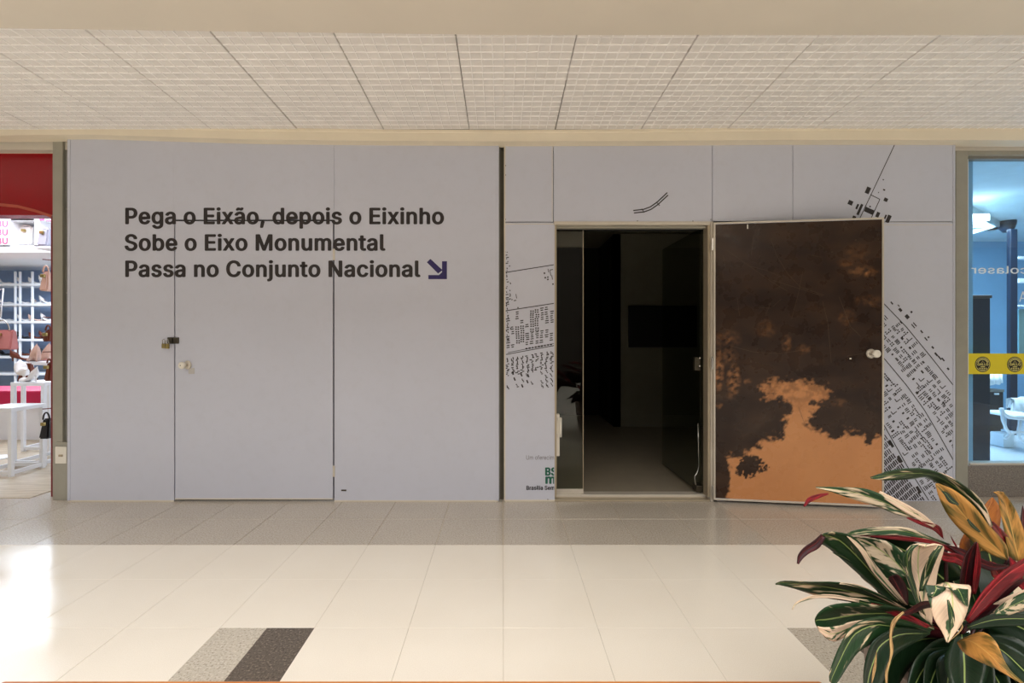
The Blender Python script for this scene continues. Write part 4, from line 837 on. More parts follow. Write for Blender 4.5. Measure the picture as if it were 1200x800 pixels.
# bags hanging by the right jamb
for (x0, x1, y0, y1, mk, lb_) in ((50.5, 61, 318, 341, 'nude', 'flesh pink handbag hanging beside the post, uppermost'), (54, 62.5, 386, 400, 'brown_leather', 'dark brown handbag hanging beside the post under the pink one'),
                                 (56, 63, 424, 446, 'brown_leather', 'tan brown handbag hanging behind the table beside the post'), (50.3, 62, 490, 513, 'black_leather', 'black handbag hanging lowest beside the post')):
    handbag(x0, x1, y0, y1, 4.35, M[mk], lb_, 1.3, None, .4, 'handbags hanging beside the post')
rk = thing('bag_rack', (X(63, 4.42), 4.42, 0), 'slim rack behind the post carrying hanging handbags', 'rack')
MB().tube([(X(63, 4.42), 4.42, 0.004), (X(63, 4.42), 4.42, H(296, 4.4))], .010, 8).build('pole', M['brown_leather'], rk, True)
for yy in (305, 372, 412, 478): MB().tube([(X(63, 4.42), 4.42, H(yy, 4.42)), (X(57, 4.42), 4.36, H(yy, 4.42))], .005, 6).build('peg', M['brown_leather'], rk, True)

# ================================================================== SALON (right)
Zg = 3.72
wr = thing('window_1', (X(1165, Zg), Zg, 0), 'grey beige shopfront frame and glass right of the map hoarding', None, None, 'structure')
MB().box(X(1120.2, 3.66), X(1134.6, 3.66), 3.66, 3.76, 0, H(165, 3.66), .003).build('post', M['frame'], wr)
MB().box(X(1134.6, 3.66)-.001, X(1500, 3.66), 3.66, 3.76, H(181.5, 3.66), H(165, 3.66), .003).build('header', M['frame'], wr)
MB().box(X(1134.6, 3.69)-.001, X(1500, 3.69), 3.69, 3.75, H(186, 3.69), H(181.5, 3.69)-.002, .002).build('header_lip', M['frame_dark'], wr)
MB().box(X(1500, 3.66), X(1530, 3.66), 3.66, 3.80, 0, H(165, 3.66), .003).build('post', M['frame'], wr)
tag(MB().box(X(1530, 3.66), 9, 3.66, 3.80, 0, 2.72).build('wall_right', M['soffit']), 'plain wall out of view right of the salon', None, None, 'structure')
MB().box(X(1133.6, 3.70), X(1135.0, 3.70), 3.70, 3.74, .24, H(186, 3.70), .001).build('glazing_bead', M['frost'], wr)
MB().box(X(1134, Zg), X(1500, Zg), 3.70, 3.78, H(545, 3.70), H(542.6, 3.70), .002).build('sill_bead', M['alu'], wr)
MB().box(X(1134.6, Zg), X(1500, Zg), Zg, Zg+.008, H(544, Zg), H(183, Zg)).build('glass_pane', M['glass_blue'], wr)
tag(MB().box(X(1133.5, 3.70)-.02, X(1500, 3.70), 3.69, 3.80, 0, H(545, 3.70), .003).build('wall_plinth', M['plinth']), 'speckled brown grey granite plinth under the salon window', None, None, 'structure')
yb_ = thing('window_sticker', P(1167, 438, Zg-.002), 'yellow band sticker with round black badges across the salon glass', 'sticker')
MB().box(X(1134.8, Zg), X(1500, Zg), Zg-.0015, Zg-.0003, H(438.2, Zg), H(414, Zg)).build('yellow_band', M['yellow'], yb_)
def badge(px):
    c = P(px, 426.8, Zg-.0018); R_ = 9.1*Zg/F; mt = Matrix.Translation(c) @ Matrix.Rotation(math.pi/2, 4, 'X')
    o = MB().lathe([(R_, 0), (R_, .0005)], mt, 32).build('badge', M['black'], yb_)
    b = MB(); n = 36; yy = c.y-.0012
    for i in range(n):
        a0, a1_ = 2*math.pi*i/n, 2*math.pi*(i+1)/n
        b.add([(c.x+R_*.90*math.cos(a0), yy, c.z+R_*.90*math.sin(a0)), (c.x+R_*.90*math.cos(a1_), yy, c.z+R_*.90*math.sin(a1_)), (c.x+R_*.84*math.cos(a1_), yy, c.z+R_*.84*math.sin(a1_)), (c.x+R_*.84*math.cos(a0), yy, c.z+R_*.84*math.sin(a0))], [[0, 1, 2, 3]])
    for i in range(13):
        a = math.radians(25+i*130/12); r = R_*.68; w_, h_ = R_*.045, R_*.10
        q = [(c.x+r*math.cos(a)+sx*w_*math.sin(a)+sz*h_*math.cos(a), yy, c.z+r*math.sin(a)-sx*w_*math.cos(a)+sz*h_*math.sin(a)) for sx, sz in ((-1, -1), (1, -1), (1, 1), (-1, 1))]; b.add(q, [[0, 1, 2, 3]])
    for (x0, x1, z0, z1) in ((-.28, .28, -.36, -.26), (-.5, -.38, -.62, -.44), (-.28, -.16, -.62, -.44), (-.06, .06, -.62, -.44), (.16, .28, -.62, -.44), (.38, .5, -.62, -.44), (-.3, .3, -.76, -.70)):
        b.quad((c.x+x0*R_, yy, c.z+z0*R_), (c.x+x1*R_, yy, c.z+z0*R_), (c.x+x1*R_, yy, c.z+z1*R_), (c.x+x0*R_, yy, c.z+z1*R_))
    b.tube([(c.x-.18*R_, yy, c.z+.2*R_), (c.x, yy, c.z+.45*R_), (c.x+.18*R_, yy, c.z+.2*R_)], .0012, 4)
    nm = bpy.data.objects; bb = b.mesh('badge_print', M['pale_yellow']); ch = bpy.data.objects.new('badge_print', bb); COL.objects.link(ch)
    ch.parent = o; ch.matrix_parent_inverse = o.matrix_parent_inverse.copy() @ Matrix.Translation(-yb_.location) if False else Matrix()
    me = text_mesh('lettering', 'GALLO', R_*.30, M['pale_yellow'], .10, width=R_*1.45, align='C')
    l_ = bpy.data.objects.new('lettering', me); COL.objects.link(l_); l_.parent = o; l_.location = (c.x, c.y-.0014, c.z-.14*R_)
for px in (1151.5, 1189.2, 1227, 1265): badge(px)
# mirrored white wording on the glass
o = thing('window_lettering', P(1168, 321, Zg), 'white mirrored lettering on the salon glass above the yellow band', 'lettering')
me = text_mesh('lettering', 'ecolaser', 8.6*Zg/F, M['frost'], .05, mirror=True, width=79*Zg/F)
put('lettering', me, o, (X(1216.5, Zg), Zg-.003, H(320.4, Zg)))
me = text_mesh('lettering', 'As', 12*Zg/F, M['frost'], .0, width=17*Zg/F); put('lettering', me, o, (X(1193.5, Zg), Zg-.003, H(353.5, Zg)))
# interior
wz = thing('wall_salon', (5, 6, 0), 'pale blue walls and ceiling of the salon', None, None, 'structure')
MB().box(3.66, 3.72, 3.78, 9.2, 0, 3.1).build('side_wall', M['blue_wall'], wz)
MB().box(3.6, 11, 7.4, 7.5, 0, 3.1).build('back_wall', M['blue_wall'], wz)
MB().box(10.9, 11, 3.78, 7.5, 0, 3.1).build('side_wall', M['blue_wall'], wz)
MB().box(3.6, 11, 3.78, 7.5, 2.72, 2.8).build('salon_ceiling', M['blue_ceiling'], wz)
b = MB(); zc_ = H(258, 6.6)
vs = []
p0, p1 = P(1128, 274, 5.2), P(1183, 258, 6.4)
for p in (p0, p1): vs += [(p.x, p.y, 2.72), (p.x, p.y, p.z+.06), (p.x-.05, p.y, p.z), (p.x-.05, p.y, p.z-.05), (p.x+.02, p.y+.3, p.z-.05), (p.x+.02, p.y+.3, 2.72)]
b.add(vs, [[k, (k+1) % 6, 6+(k+1) % 6, 6+k] for k in range(6)]).build('cornice', M['blue_ceiling'], wz)
tag(MB().box(3.72, 10.9, 3.81, 7.4, -.002, .006).build('floor_salon', M['white_tile']), 'glossy white tiled floor of the salon', None, None, 'structure')
fs_ = bpy.data.objects['floor_salon']
for i in range(10):
    for j in range(6):
        x0, y0 = 3.74+i*.6, 3.84+j*.6
        MB().box(x0+.003, x0+.597, y0+.003, min(7.38, y0+.597), .006, .010, .001).build('floor_tile', M['white_tile'], fs_)
tag(WB(MB(), 1130, 1160, 250.5, 258, 5.1, 5.16).build('ceiling_light', M['lamp']), 'bright rectangular ceiling light inside the salon', 'ceiling light')
lo = bpy.data.objects['ceiling_light']; lo.location.z = 0
dc = thing('dark_panel', P(1148, 540, 4.45), 'tall dark navy cabinet with a brown cap just inside the salon glass', 'cabinet')
MB().box(X(1133, 4.45), X(1160.5, 4.45), 4.45, 4.75, 0.01, H(347, 4.45), .004).build('cabinet_body', M['navy'], dc)
MB().box(X(1133, 4.42), X(1163, 4.42), 4.42, 4.78, H(349.2, 4.42), H(345.6, 4.42), .004).build('cap', plain('brown_cap', S(92, 78, 74), .4), dc)
MB().box(X(1133, 4.43), X(1136, 4.43), 4.43, 4.6, H(345.6, 4.43), H(333, 4.43), .004).build('box_on_top', M['navy'], dc)
pc = thing('column', (X(1188.5, 6.0), 6.0, 0), 'slim dark blue column with a rounded head inside the salon', 'column')
MB().box(X(1184, 6), X(1193, 6), 6.0, 6.05, .01, H(268, 6), .01).build('shaft', M['navy'], pc)
MB().lathe([(.04, 0), (.07, .04), (.09, .10), (.09, .14)], Matrix.Translation((X(1190, 6), 6.10, H(270, 6))), 20).build('head', M['navy'], pc, True)
bc = thing('black_cabinet', P(1168, 515, 5.75), 'low black cabinet with a small white label behind the navy cabinet', 'cabinet')
MB().box(X(1158, 5.7), X(1176, 5.7), 5.7, 6.1, .02, H(459, 5.7), .005).build('cabinet_body', M['black'], bc)
MB().box(X(1157, 5.68), X(1177, 5.68), 5.68, 6.12, H(459, 5.7), H(456, 5.7), .003).build('cabinet_top', M['frame_dark'], bc)
MB().box(X(1166, 5.69), X(1171, 5.69), 5.69, 5.70, H(462.5, 5.69), H(460.5, 5.69)).build('label_plate', M['frost'], bc)
tw = thing('towel', P(1167, 452, 5.72), 'white towel draped over the low black cabinet', 'towel')
b = MB(); n = 12; vs = []
for i in range(n+1):
    x = X(1159.5+15.5*i/n, 5.66); w_ = .012*math.sin(i*1.3)
    vs += [(x, 6.0, H(448, 5.7)), (x, 5.66+w_, H(437.5, 5.66)), (x, 5.655+w_, H(451-1.8*i/n+.8*math.sin(i), 5.66)), (x, 5.665+w_, H(451-1.8*i/n+.8*math.sin(i), 5.66)), (x, 5.675+w_, H(437.5, 5.66)), (x, 6.0, H(449, 5.7))]
b.add(vs, [[6*i+k, 6*i+(k+1) % 6, 6*(i+1)+(k+1) % 6, 6*(i+1)+k] for i in range(n) for k in range(6)] + [[0, 1, 2, 3, 4, 5], [6*n+k for k in range(5, -1, -1)]]).build('cloth', M['frost'], tw, True)
# white tubular chair
ch = thing('tubular_chair', (X(1192, 5.2), 5.2, 0), 'white tubular steel chair with a towel over its back, inside the salon', 'chair')
Zc = 5.1
def tp_(pts, r=.014, name='frame_tube'): MB().tube([P(x, y, z_) for x, y, z_ in pts], r, 8).build(name, M['white'], ch, True)
tp_([(1173.5, 478, Zc), (1175, 484, Zc), (1182, 488.5, Zc), (1195, 490, Zc), (1222, 492, Zc)], .020)
tp_([(1173.5, 478, Zc), (1175, 492, Zc), (1179, 502, Zc), (1184, 509, Zc)])
tp_([(1178, 514, Zc), (1184, 508, Zc), (1192, 506, Zc), (1206, 507, Zc), (1224, 514, Zc)])
tp_([(1174, 504, Zc+.3), (1186, 506, Zc+.2), (1205, 509, Zc)])
tp_([(1196, 492, Zc), (1193, 506, Zc), (1195, 514, Zc), (1204, 521, Zc)])
tp_([(1186, 485, Zc+.3), (1187, 470, Zc+.35), (1196, 466, Zc+.35), (1226, 466, Zc+.35)])
b = MB(); b.box(X(1189, Zc), X(1226, Zc), Zc-.02, Zc+.4, H(489.5, Zc), H(486.5, Zc), .012).build('seat', M['frost'], ch)
t3_ = thing('towel', P(1200, 484, Zc+.33), 'white towel folded over the back of the tubular chair', 'towel')
b = MB(); vs = []; n = 12
for i in range(n+1):
    x = X(1188.5+30*i/n, Zc+.3); w_ = .01*math.sin(i*1.7)
    vs += [(x, Zc+.30+w_, H(483+math.sin(i), Zc+.3)), (x, Zc+.30+w_, H(468, Zc+.3)), (x, Zc+.34, H(466.5, Zc+.3)), (x, Zc+.39, H(468, Zc+.3)), (x, Zc+.39, H(479, Zc+.3)), (x, Zc+.375, H(479, Zc+.3)), (x, Zc+.34, H(468.4, Zc+.3)), (x, Zc+.312+w_, H(483+math.sin(i), Zc+.3))]
b.add(vs, [[8*i+k, 8*i+(k+1) % 8, 8*(i+1)+(k+1) % 8, 8*(i+1)+k] for i in range(n) for k in range(8)]).build('cloth', M['frost'], t3_, True)
tag(MB().box(X(1176, 5.3), X(1189, 5.3), 5.3, 5.45, .012, H(508, 5.3), .01).build('white_box', M['frost']), 'small white box on the salon floor under the tubular chair', 'box')
tag(MB().box(X(1194, 6.3), X(1240, 6.3), 6.3, 6.34, H(415, 6.3), H(362, 6.3), .004).build('mirror', plain('mirror_frame_fill', S(150, 190, 190), .1, .6)), 'pale framed mirror at the right edge behind the dark column', 'mirror')
for k, (ya, yb2) in enumerate(((300, 303), (326, 331), (357, 359))):
    tag(MB().box(X(1194.5, 6.2), X(1240, 6.2), 6.2, 6.3, H(yb2, 6.2), H(ya, 6.2), .003).build('wall_shelf', M['frost']), 'white wall shelf right of the dark column, %s' % ('uppermost', 'middle one', 'lowest')[k], 'shelf', 'white wall shelves in the salon')

# ================================================================== BENCH in the foreground
bn = thing('wooden_bench', (X(480, 1.08), .86, 0), 'orange brown wooden bench top at the bottom edge', 'bench')
x0, x1 = X(4, 1.08), X(962, 1.08); zt = H(796.6, 1.08)
for k in range(3):
    y1 = 1.08 - k*.15; MB().box(x0, x1, y1-.145, y1, zt-.035, zt, .006).build('seat_board', M['bench'], bn)
for x in (x0+.12, x1-.2):
    for y in (.68, .98): MB().box(x, x+.06, y, y+.06, 0, zt-.095, .004).build('leg', M['steel_dark'], bn)
    MB().box(x, x+.06, .66, 1.06, zt-.095, zt-.035, .004).build('crossbar', M['steel_dark'], bn)

# ================================================================== POTTED PLANT
pc_ = Vector((1.178, 1.10, 0))
pl = thing('potted_plant', pc_, 'variegated red-backed leafy plant in a taupe pot at the lower right', 'plant')
rim = .405
hw = .200
b = MB()
def sq(z, h_, r=.04):
    out = []
    for (sx, sy, a0) in ((1, 1, 0), (-1, 1, 90), (-1, -1, 180), (1, -1, 270)):
        for k in range(4): a = math.radians(a0 + 30*k); out.append((pc_.x + sx*(h_-r) + r*math.cos(a), pc_.y + sy*(h_-r) + r*math.sin(a), z))
    return out
rings = [sq(.0, hw*.80), sq(.01, hw*.82), sq(rim-.05, hw), sq(rim-.048, hw+.008), sq(rim, hw+.010), sq(rim+.002, hw+.006), sq(rim, hw-.02), sq(rim-.07, hw-.022)]
vs = [v for r in rings for v in r]; fs = [[i*16+k, i*16+(k+1) % 16, (i+1)*16+(k+1) % 16, (i+1)*16+k] for i in range(len(rings)-1) for k in range(16)]
fs.append(list(range(16))[::-1]); b.add(vs, fs).build('pot', M['pot'], pl)
MB().add(sq(rim-.065, hw-.021), [list(range(16))]).build('soil', M['soil'], pl)

def leaf_mat(name, green, cream, thr, rough=.32, vein=S(150, 168, 96), sharp=.05, density=5.0, rib=.035):
    m = N(name, green, rough, 0, .3)
    uv = m.n('ShaderNodeUVMap'); sp = m.n('ShaderNodeSeparateXYZ'); m.l(uv.outputs[0], sp.inputs[0]); u, v = sp.outputs[0], sp.outputs[1]
    sgn = m.math('SUBTRACT', v, .5); a = m.math('ABSOLUTE', sgn); a2 = m.math('MULTIPLY', a, 2.0)
    wv = m.math('SUBTRACT', u, m.math('MULTIPLY', a2, .26))
    rn = m.n('ShaderNodeObjectInfo').outputs['Random']
    cx = m.n('ShaderNodeCombineXYZ'); m.l(m.math('MULTIPLY', wv, density), cx.inputs[0]); m.l(m.math('ADD', m.math('MULTIPLY', a2, .9), m.math('MULTIPLY', m.math('SIGN', sgn), 3.3)), cx.inputs[1]); m.l(m.math('MULTIPLY', rn, 37.0), cx.inputs[2])
    n1 = m.n('ShaderNodeTexNoise', _Scale=1.0, _Detail=3.0, _Roughness=.55); m.l(cx.outputs[0], n1.inputs['Vector'])
    mask = m.ramp(n1.outputs['Fac'], [(thr, (0, 0, 0, 1)), (thr+sharp, (1, 1, 1, 1))])
    cy = m.n('ShaderNodeCombineXYZ'); m.l(m.math('MULTIPLY', wv, 46.0), cy.inputs[0]); m.l(m.math('MULTIPLY', a2, 1.2), cy.inputs[1]); m.l(rn, cy.inputs[2])
    n2 = m.n('ShaderNodeTexNoise', _Scale=1.0, _Detail=2.0); m.l(cy.outputs[0], n2.inputs['Vector'])
    g2 = m.mix(n2.outputs['Fac'], tuple(x*.45 for x in green[:3]) + (1,), tuple(min(1, x*1.25) for x in green[:3]) + (1,))
    c2 = m.mix(n2.outputs['Fac'], tuple(x*.68 for x in cream[:3]) + (1,), tuple(min(1, x*1.12) for x in cream[:3]) + (1,))
    col = m.mix(mask, g2, c2)
    ribm = m.ramp(a2, [(rib*.5, (1, 1, 1, 1)), (rib*1.6, (0, 0, 0, 1))]); col = m.mix(m.math('MULTIPLY', ribm, .8), col, vein)
    m.base(col); m.bump(n2.outputs['Fac'], .35, .0012)
    m.b.inputs['Subsurface Weight'].default_value = 0
    return m.m
LM = {'green': leaf_mat('leaf_green', S(30, 56, 30), S(204, 184, 150), .60),
      'dark': leaf_mat('leaf_dark_green', S(18, 38, 20), S(190, 180, 140), .80),
      'stripe': leaf_mat('leaf_green_striped', S(44, 74, 46), S(212, 192, 162), .50, density=4.2),
      'cream': leaf_mat('leaf_cream', S(56, 84, 52), S(220, 192, 164), .38, density=3.2),
      'ochre': leaf_mat('leaf_ochre', S(96, 84, 36), S(190, 136, 68), .40, .45, S(200, 156, 84), .16, 4.5),
      'rust': leaf_mat('leaf_rust', S(140, 78, 32), S(178, 108, 50), .40, .5, S(210, 140, 70), .2, 3.0),
      'red': leaf_mat('leaf_crimson_underside', S(96, 10, 20), S(152, 20, 34), .48, .4, S(196, 60, 60), .2, 5.0),
      'maroon': leaf_mat('leaf_maroon_underside', S(44, 10, 15), S(78, 16, 24), .50, .4, S(130, 40, 40), .2, 5.0),
      'dry': leaf_mat('leaf_dry', S(120, 92, 56), S(190, 156, 104), .45, .6, S(170, 130, 80), .1, 6.0)}
def cat(p0, p1, p2, p3, t): return .5*((2*p1) + (p2-p0)*t + (2*p0-5*p1+4*p2-p3)*t*t + (3*p1-p0-3*p2+p3)*t**3)
def sample(pts, n):
    q = [pts[0]*2-pts[1]] + pts + [pts[-1]*2-pts[-2]]; out = []; m_ = len(pts)-1
    for i in range(n+1):
        f_ = i/n*m_; k = min(m_-1, int(f_)); out.append(cat(q[k], q[k+1], q[k+2], q[k+3], f_-k))
    return out
ZU = 3.0767
def leaf(top, under, st, fold=.25, label=None, ns=18, nc=6, wave=.0):
    """st: stations base->tip; each (left u, left v, right u, right v, depth, depth difference) read on the enlarged view of the plant"""
    Ls, Rs = [], []
    for (lu, lv, ru, rv, Z, dz) in st:
        Ls.append(P(900+lu/ZU, 540+lv/ZU, Z-dz/2)); Rs.append(P(900+ru/ZU, 540+rv/ZU, Z+dz/2))
    L, R_ = sample(Ls, ns), sample(Rs, ns); rows = []
    for i in range(ns+1):
        l, r = L[i], R_[i]; w_ = (r-l); t_ = ((L[min(i+1, ns)]+R_[min(i+1, ns)]) - (L[max(i-1, 0)]+R_[max(i-1, 0)])).normalized()
        nrm = w_.cross(t_)
        nrm = nrm.normalized() if nrm.length > 1e-7 else Vector((0, -1, 0))
        if nrm.dot(Vector((0, 0, EYE)) - (l+r)/2) < 0: nrm = -nrm
        row = []
        for k in range(nc+1):
            s = k/nc; d = 1-abs(2*s-1)
            off = -fold*w_.length*.5*d**1.3 + wave*w_.length*math.sin(i*1.1+s*5)*abs(2*s-1)
            row.append(l.lerp(r, s) + nrm*off)
        rows.append((row, nrm))
    vs, fs, mi, uvs = [], [], [], []
    m_ = nc+1; tot = (ns+1)*m_
    for row, nrm in rows: vs += row
    for row, nrm in rows: vs += [p - nrm*.0009 for p in row]
    for i in range(ns):
        for k in range(nc):
            a = i*m_+k; q = [a, a+m_, a+m_+1, a+1]; fs.append(q); mi.append(0); fs.append([x+tot for x in q[::-1]]); mi.append(1)
    def rim_(a, c): fs.append([a, c, c+tot, a+tot]); mi.append(0)
    for i in range(ns): rim_(i*m_, (i+1)*m_); rim_((i+1)*m_+nc, i*m_+nc)
    for k in range(nc): rim_(k+1, k); rim_(ns*m_+k, ns*m_+k+1)
    me = bpy.data.meshes.new('leaf'); me.from_pydata([tuple(v) for v in vs], [], fs); me.materials.append(LM[top]); me.materials.append(LM[under])
    me.polygons.foreach_set('material_index', mi); me.polygons.foreach_set('use_smooth', [True]*len(fs))
    ul = me.uv_layers.new(name='UVMap')
    for lp in me.loops:
        vi = lp.vertex_index % tot; ul.data[lp.index].uv = ((vi//m_)/ns, (vi % m_)/nc)
    bm = bmesh.new(); bm.from_mesh(me); bmesh.ops.recalc_face_normals(bm, faces=bm.faces); bm.to_mesh(me); bm.free()
    o = put('leaf', me, pl)
    if label: o['label'] = label
    return o
def path(top, under, pts, hw, Z, fold=.25, prof=None, label=None, dz=0.0, wave=0.0, tipw=.0):
    """leaf along a centre line: pts (u, v) base->tip, hw half width, Z (depth at base, depth at tip)"""
    n = len(pts); st = []
    for i, (u, v) in enumerate(pts):
        a = pts[max(0, i-1)]; c = pts[min(n-1, i+1)]; dx, dy = c[0]-a[0], c[1]-a[1]; L = math.hypot(dx, dy) or 1; nx, ny = dy/L, -dx/L
        t = i/(n-1); k = prof[i] if prof else max(.10, math.sin(math.pi*min(1, t*1.0+.06))**.75) if i < n-1 else .02
        z = Z[0] + (Z[1]-Z[0])*t
        st.append((u+nx*hw*k, v+ny*hw*k, u-nx*hw*k, v-ny*hw*k, z, dz*k))
    return leaf(top, under, st, fold, label, wave=wave)
def stem(pts, r=.004, mat='maroon'):
    MB().tube(sample([P(900+u/ZU, 540+v/ZU, Z) for u, v, Z in pts], 10), r, 7).build('stem', LM[mat], pl, True)

# --- background mass of dark leaves low down (each its own leaf)
path('dark', 'maroon', [(660, 640), (560, 650), (470, 700), (430, 800), (420, 880)], 62, (1.22, 1.12), .2)
path('dark', 'maroon', [(690, 640), (640, 700), (560, 780), (500, 880)], 70, (1.20, 1.08), .2)
path('dark', 'red', [(700, 620), (715, 700), (720, 790), (715, 900)], 82, (1.10, .98), .3, label='broad dark green leaf with pale midrib')
path('dark', 'maroon', [(760, 640), (850, 690), (960, 760), (1060, 850)], 70, (1.12, 1.02), .25)
path('dark', 'maroon', [(760, 560), (860, 580), (980, 640), (1080, 740)], 60, (1.18, 1.1), .2)
path('dark', 'maroon', [(640, 600), (700, 580), (800, 570), (940, 570), (1060, 600)], 34, (1.12, 1.08), .2)
path('green', 'red', [(640, 580), (560, 500), (470, 440), (360, 400), (300, 340)], 50, (1.25, 1.3), .2)
path('dark', 'maroon', [(660, 600), (640, 500), (650, 420), (700, 380)], 70, (1.30, 1.36), .2)
path('dark', 'maroon', [(700, 600), (760, 500), (800, 420), (870, 380)], 70, (1.32, 1.36), .2)
path('dark', 'maroon', [(640, 580), (520, 520), (420, 420), (360, 330)], 60, (1.28, 1.3), .2)
path('dark', 'maroon', [(700, 560), (640, 470), (560, 380), (520, 330)], 55, (1.30, 1.33), .2)
path('dark', 'maroon', [(760, 620), (900, 540), (980, 480), (1100, 420)], 60, (1.28, 1.3), .2)
path('maroon', 'dark', [(680, 640), (600, 600), (520, 590), (430, 560)], 40, (1.2, 1.18), .2)
for k, (u, v) in enumerate(((560, 900), (640, 930), (820, 930), (900, 930), (980, 900), (480, 930))):
    path('dark', 'maroon', [(690, 680), ((690+u)/2, 740), (u, v)], 60, (1.18, 1.02), .25)
# --- the long leaf arching over the top left (A)
leaf('green', 'red', [(812, 232, 800, 240, 1.22, 0), (782, 160, 745, 185, 1.20, .02), (735, 108, 650, 110, 1.18, .03), (660, 62, 575, 62, 1.16, .03), (570, 28, 520, 66, 1.14, .02), (470, 30, 440, 70, 1.12, .01), (410, 44, 400, 68, 1.11, 0), (368, 58, 372, 64, 1.11, 0)], .12, 'long arching leaf, cream edged, reaching farthest up left')
path('cream', 'red', [(806, 238), (770, 165), (700, 95), (630, 52), (560, 31)], 11, (1.215, 1.14), .1)
path('red', 'maroon', [(905, 350), (868, 300), (838, 262), (806, 222)], 15, (1.26, 1.22), .3, [.5, 1, 1, .5])
# --- second leaf left (B) with red underside near the base
leaf('stripe', 'red', [(560, 215, 505, 205, 1.16, 0), (505, 172, 455, 190, 1.15, 0), (425, 128, 395, 165, 1.14, .01), (350, 100, 310, 140, 1.13, .01), (250, 94, 230, 112, 1.12, 0), (172, 93, 174, 98, 1.12, 0)], .15, 'green and yellow striped leaf pointing left over the door')
leaf('cream', 'red', [(606, 232, 596, 240, 1.165, 0), (560, 192, 535, 208, 1.155, 0), (490, 150, 470, 170, 1.145, 0), (405, 108, 398, 122, 1.135, 0)], .1)
leaf('red', 'maroon', [(634, 282, 626, 276, 1.18, 0), (622, 238, 596, 250, 1.17, 0), (580, 222, 552, 232, 1.16, 0), (505, 203, 500, 207, 1.155, 0)], .1, 'red rolled base of a leaf')
path('red', 'green', [(218, 118), (185, 126), (150, 140), (130, 164)], 9, (1.12, 1.11), .2, [.3, .8, 1, .3], 'small curled red leaf tip')
# --- third (C)
leaf('stripe', 'red', [(660, 300, 640, 310, 1.17, 0), (580, 270, 560, 283, 1.15, 0), (500, 240, 480, 268, 1.13, 0), (400, 238, 390, 268, 1.12, 0), (310, 250, 320, 268, 1.11, 0), (282, 265, 286, 268, 1.11, 0)], .15)
leaf('red', 'maroon', [(700, 330, 690, 345, 1.17, 0), (600, 288, 590, 300, 1.155, 0), (500, 272, 490, 288, 1.135, 0), (400, 262, 390, 276, 1.125, 0), (322, 262, 322, 268, 1.12, 0)], .1)
# --- fourth (D) big one with the curled maroon tip
leaf('green', 'red', [(500, 520, 440, 500, 1.12, 0), (440, 440, 395, 470, 1.11, .02), (375, 345, 300, 385, 1.09, .03), (310, 275, 225, 320, 1.07, .03), (245, 256, 180, 292, 1.05, .01), (205, 260, 176, 286, 1.045, 0)], .22, 'green leaf with cream edge and curled maroon tip')
leaf('cream', 'red', [(505, 520, 480, 510, 1.105, 0), (410, 400, 385, 410, 1.09, 0), (350, 320, 335, 330, 1.07, 0), (290, 265, 285, 272, 1.055, 0)], .1)
path('maroon', 'green', [(200, 270), (175, 300), (140, 322), (118, 345), (108, 371)], 18, (1.045, 1.03), .4, [.6, .9, .8, .6, .2])
path('dark', 'maroon', [(310, 370), (280, 350), (255, 338), (232, 330)], 7, (1.1, 1.08), .1)
# --- fifth (E) dark with pale stripes
leaf('stripe', 'maroon', [(560, 420, 470, 430, 1.16, 0), (500, 340, 420, 390, 1.15, .02), (430, 290, 350, 340, 1.14, .02), (340, 275, 305, 290, 1.13, 0), (308, 274, 304, 280, 1.13, 0)], .2)
leaf('dark', 'maroon', [(720, 420, 600, 470, 1.18, 0), (620, 330, 500, 400, 1.17, .02), (500, 285, 400, 330, 1.16, .02), (380, 272, 340, 290, 1.15, 0)], .2)
# --- sixth (F) long green leaf pointing left
leaf('green', 'maroon', [(510, 540, 470, 535, 1.10, 0), (440, 500, 390, 520, 1.08, .01), (360, 462, 300, 508, 1.06, .02), (260, 438, 190, 490, 1.04, .02), (150, 436, 100, 462, 1.02, .01), (60, 432, 45, 448, 1.01, 0), (28, 441, 28, 446, 1.005, 0)], .22, 'long dark green leaf pointing farthest left')
leaf('cream', 'maroon', [(500, 535, 480, 530, 1.095, 0), (400, 478, 385, 484, 1.065, 0), (330, 447, 322, 456, 1.045, 0), (262, 438, 258, 444, 1.03, 0)], .1)
# --- seventh (G) thin one with red strip
path('cream', 'red', [(330, 505), (250, 490), (180, 488), (130, 500), (100, 515), (88, 536)], 7, (1.03, .99), .3, [.8, 1, .9, .7, .4, .2])
leaf('green', 'red', [(600, 590, 585, 600, 1.08, 0), (480, 535, 470, 560, 1.06, 0), (380, 505, 370, 535, 1.045, 0), (290, 492, 285, 505, 1.035, 0), (230, 488, 230, 492, 1.03, 0)], .2)
leaf('red', 'maroon', [(590, 596, 570, 604, 1.065, 0), (520, 560, 500, 578, 1.055, 0), (440, 528, 425, 545, 1.045, 0), (375, 512, 372, 518, 1.04, 0)], .1, 'bright red underside strip')
# --- eighth (H) broad, cream lower half
leaf('green', 'maroon', [(600, 600, 600, 610, 1.08, 0), (520, 540, 450, 590, 1.06, .02), (400, 520, 330, 610, 1.03, .03), (300, 512, 262, 640, 1.0, .02), (225, 520, 218, 645, .985, .01), (185, 545, 185, 610, .98, 0), (169, 570, 172, 590, .98, 0)], .25, 'broad blunt leaf, green above and cream below')
leaf('cream', 'maroon', [(350, 572, 345, 580, 1.0, 0), (300, 580, 300, 618, .985, 0), (245, 596, 250, 648, .97, 0), (205, 600, 222, 645, .968, 0), (178, 596, 185, 615, .97, 0)], .1)
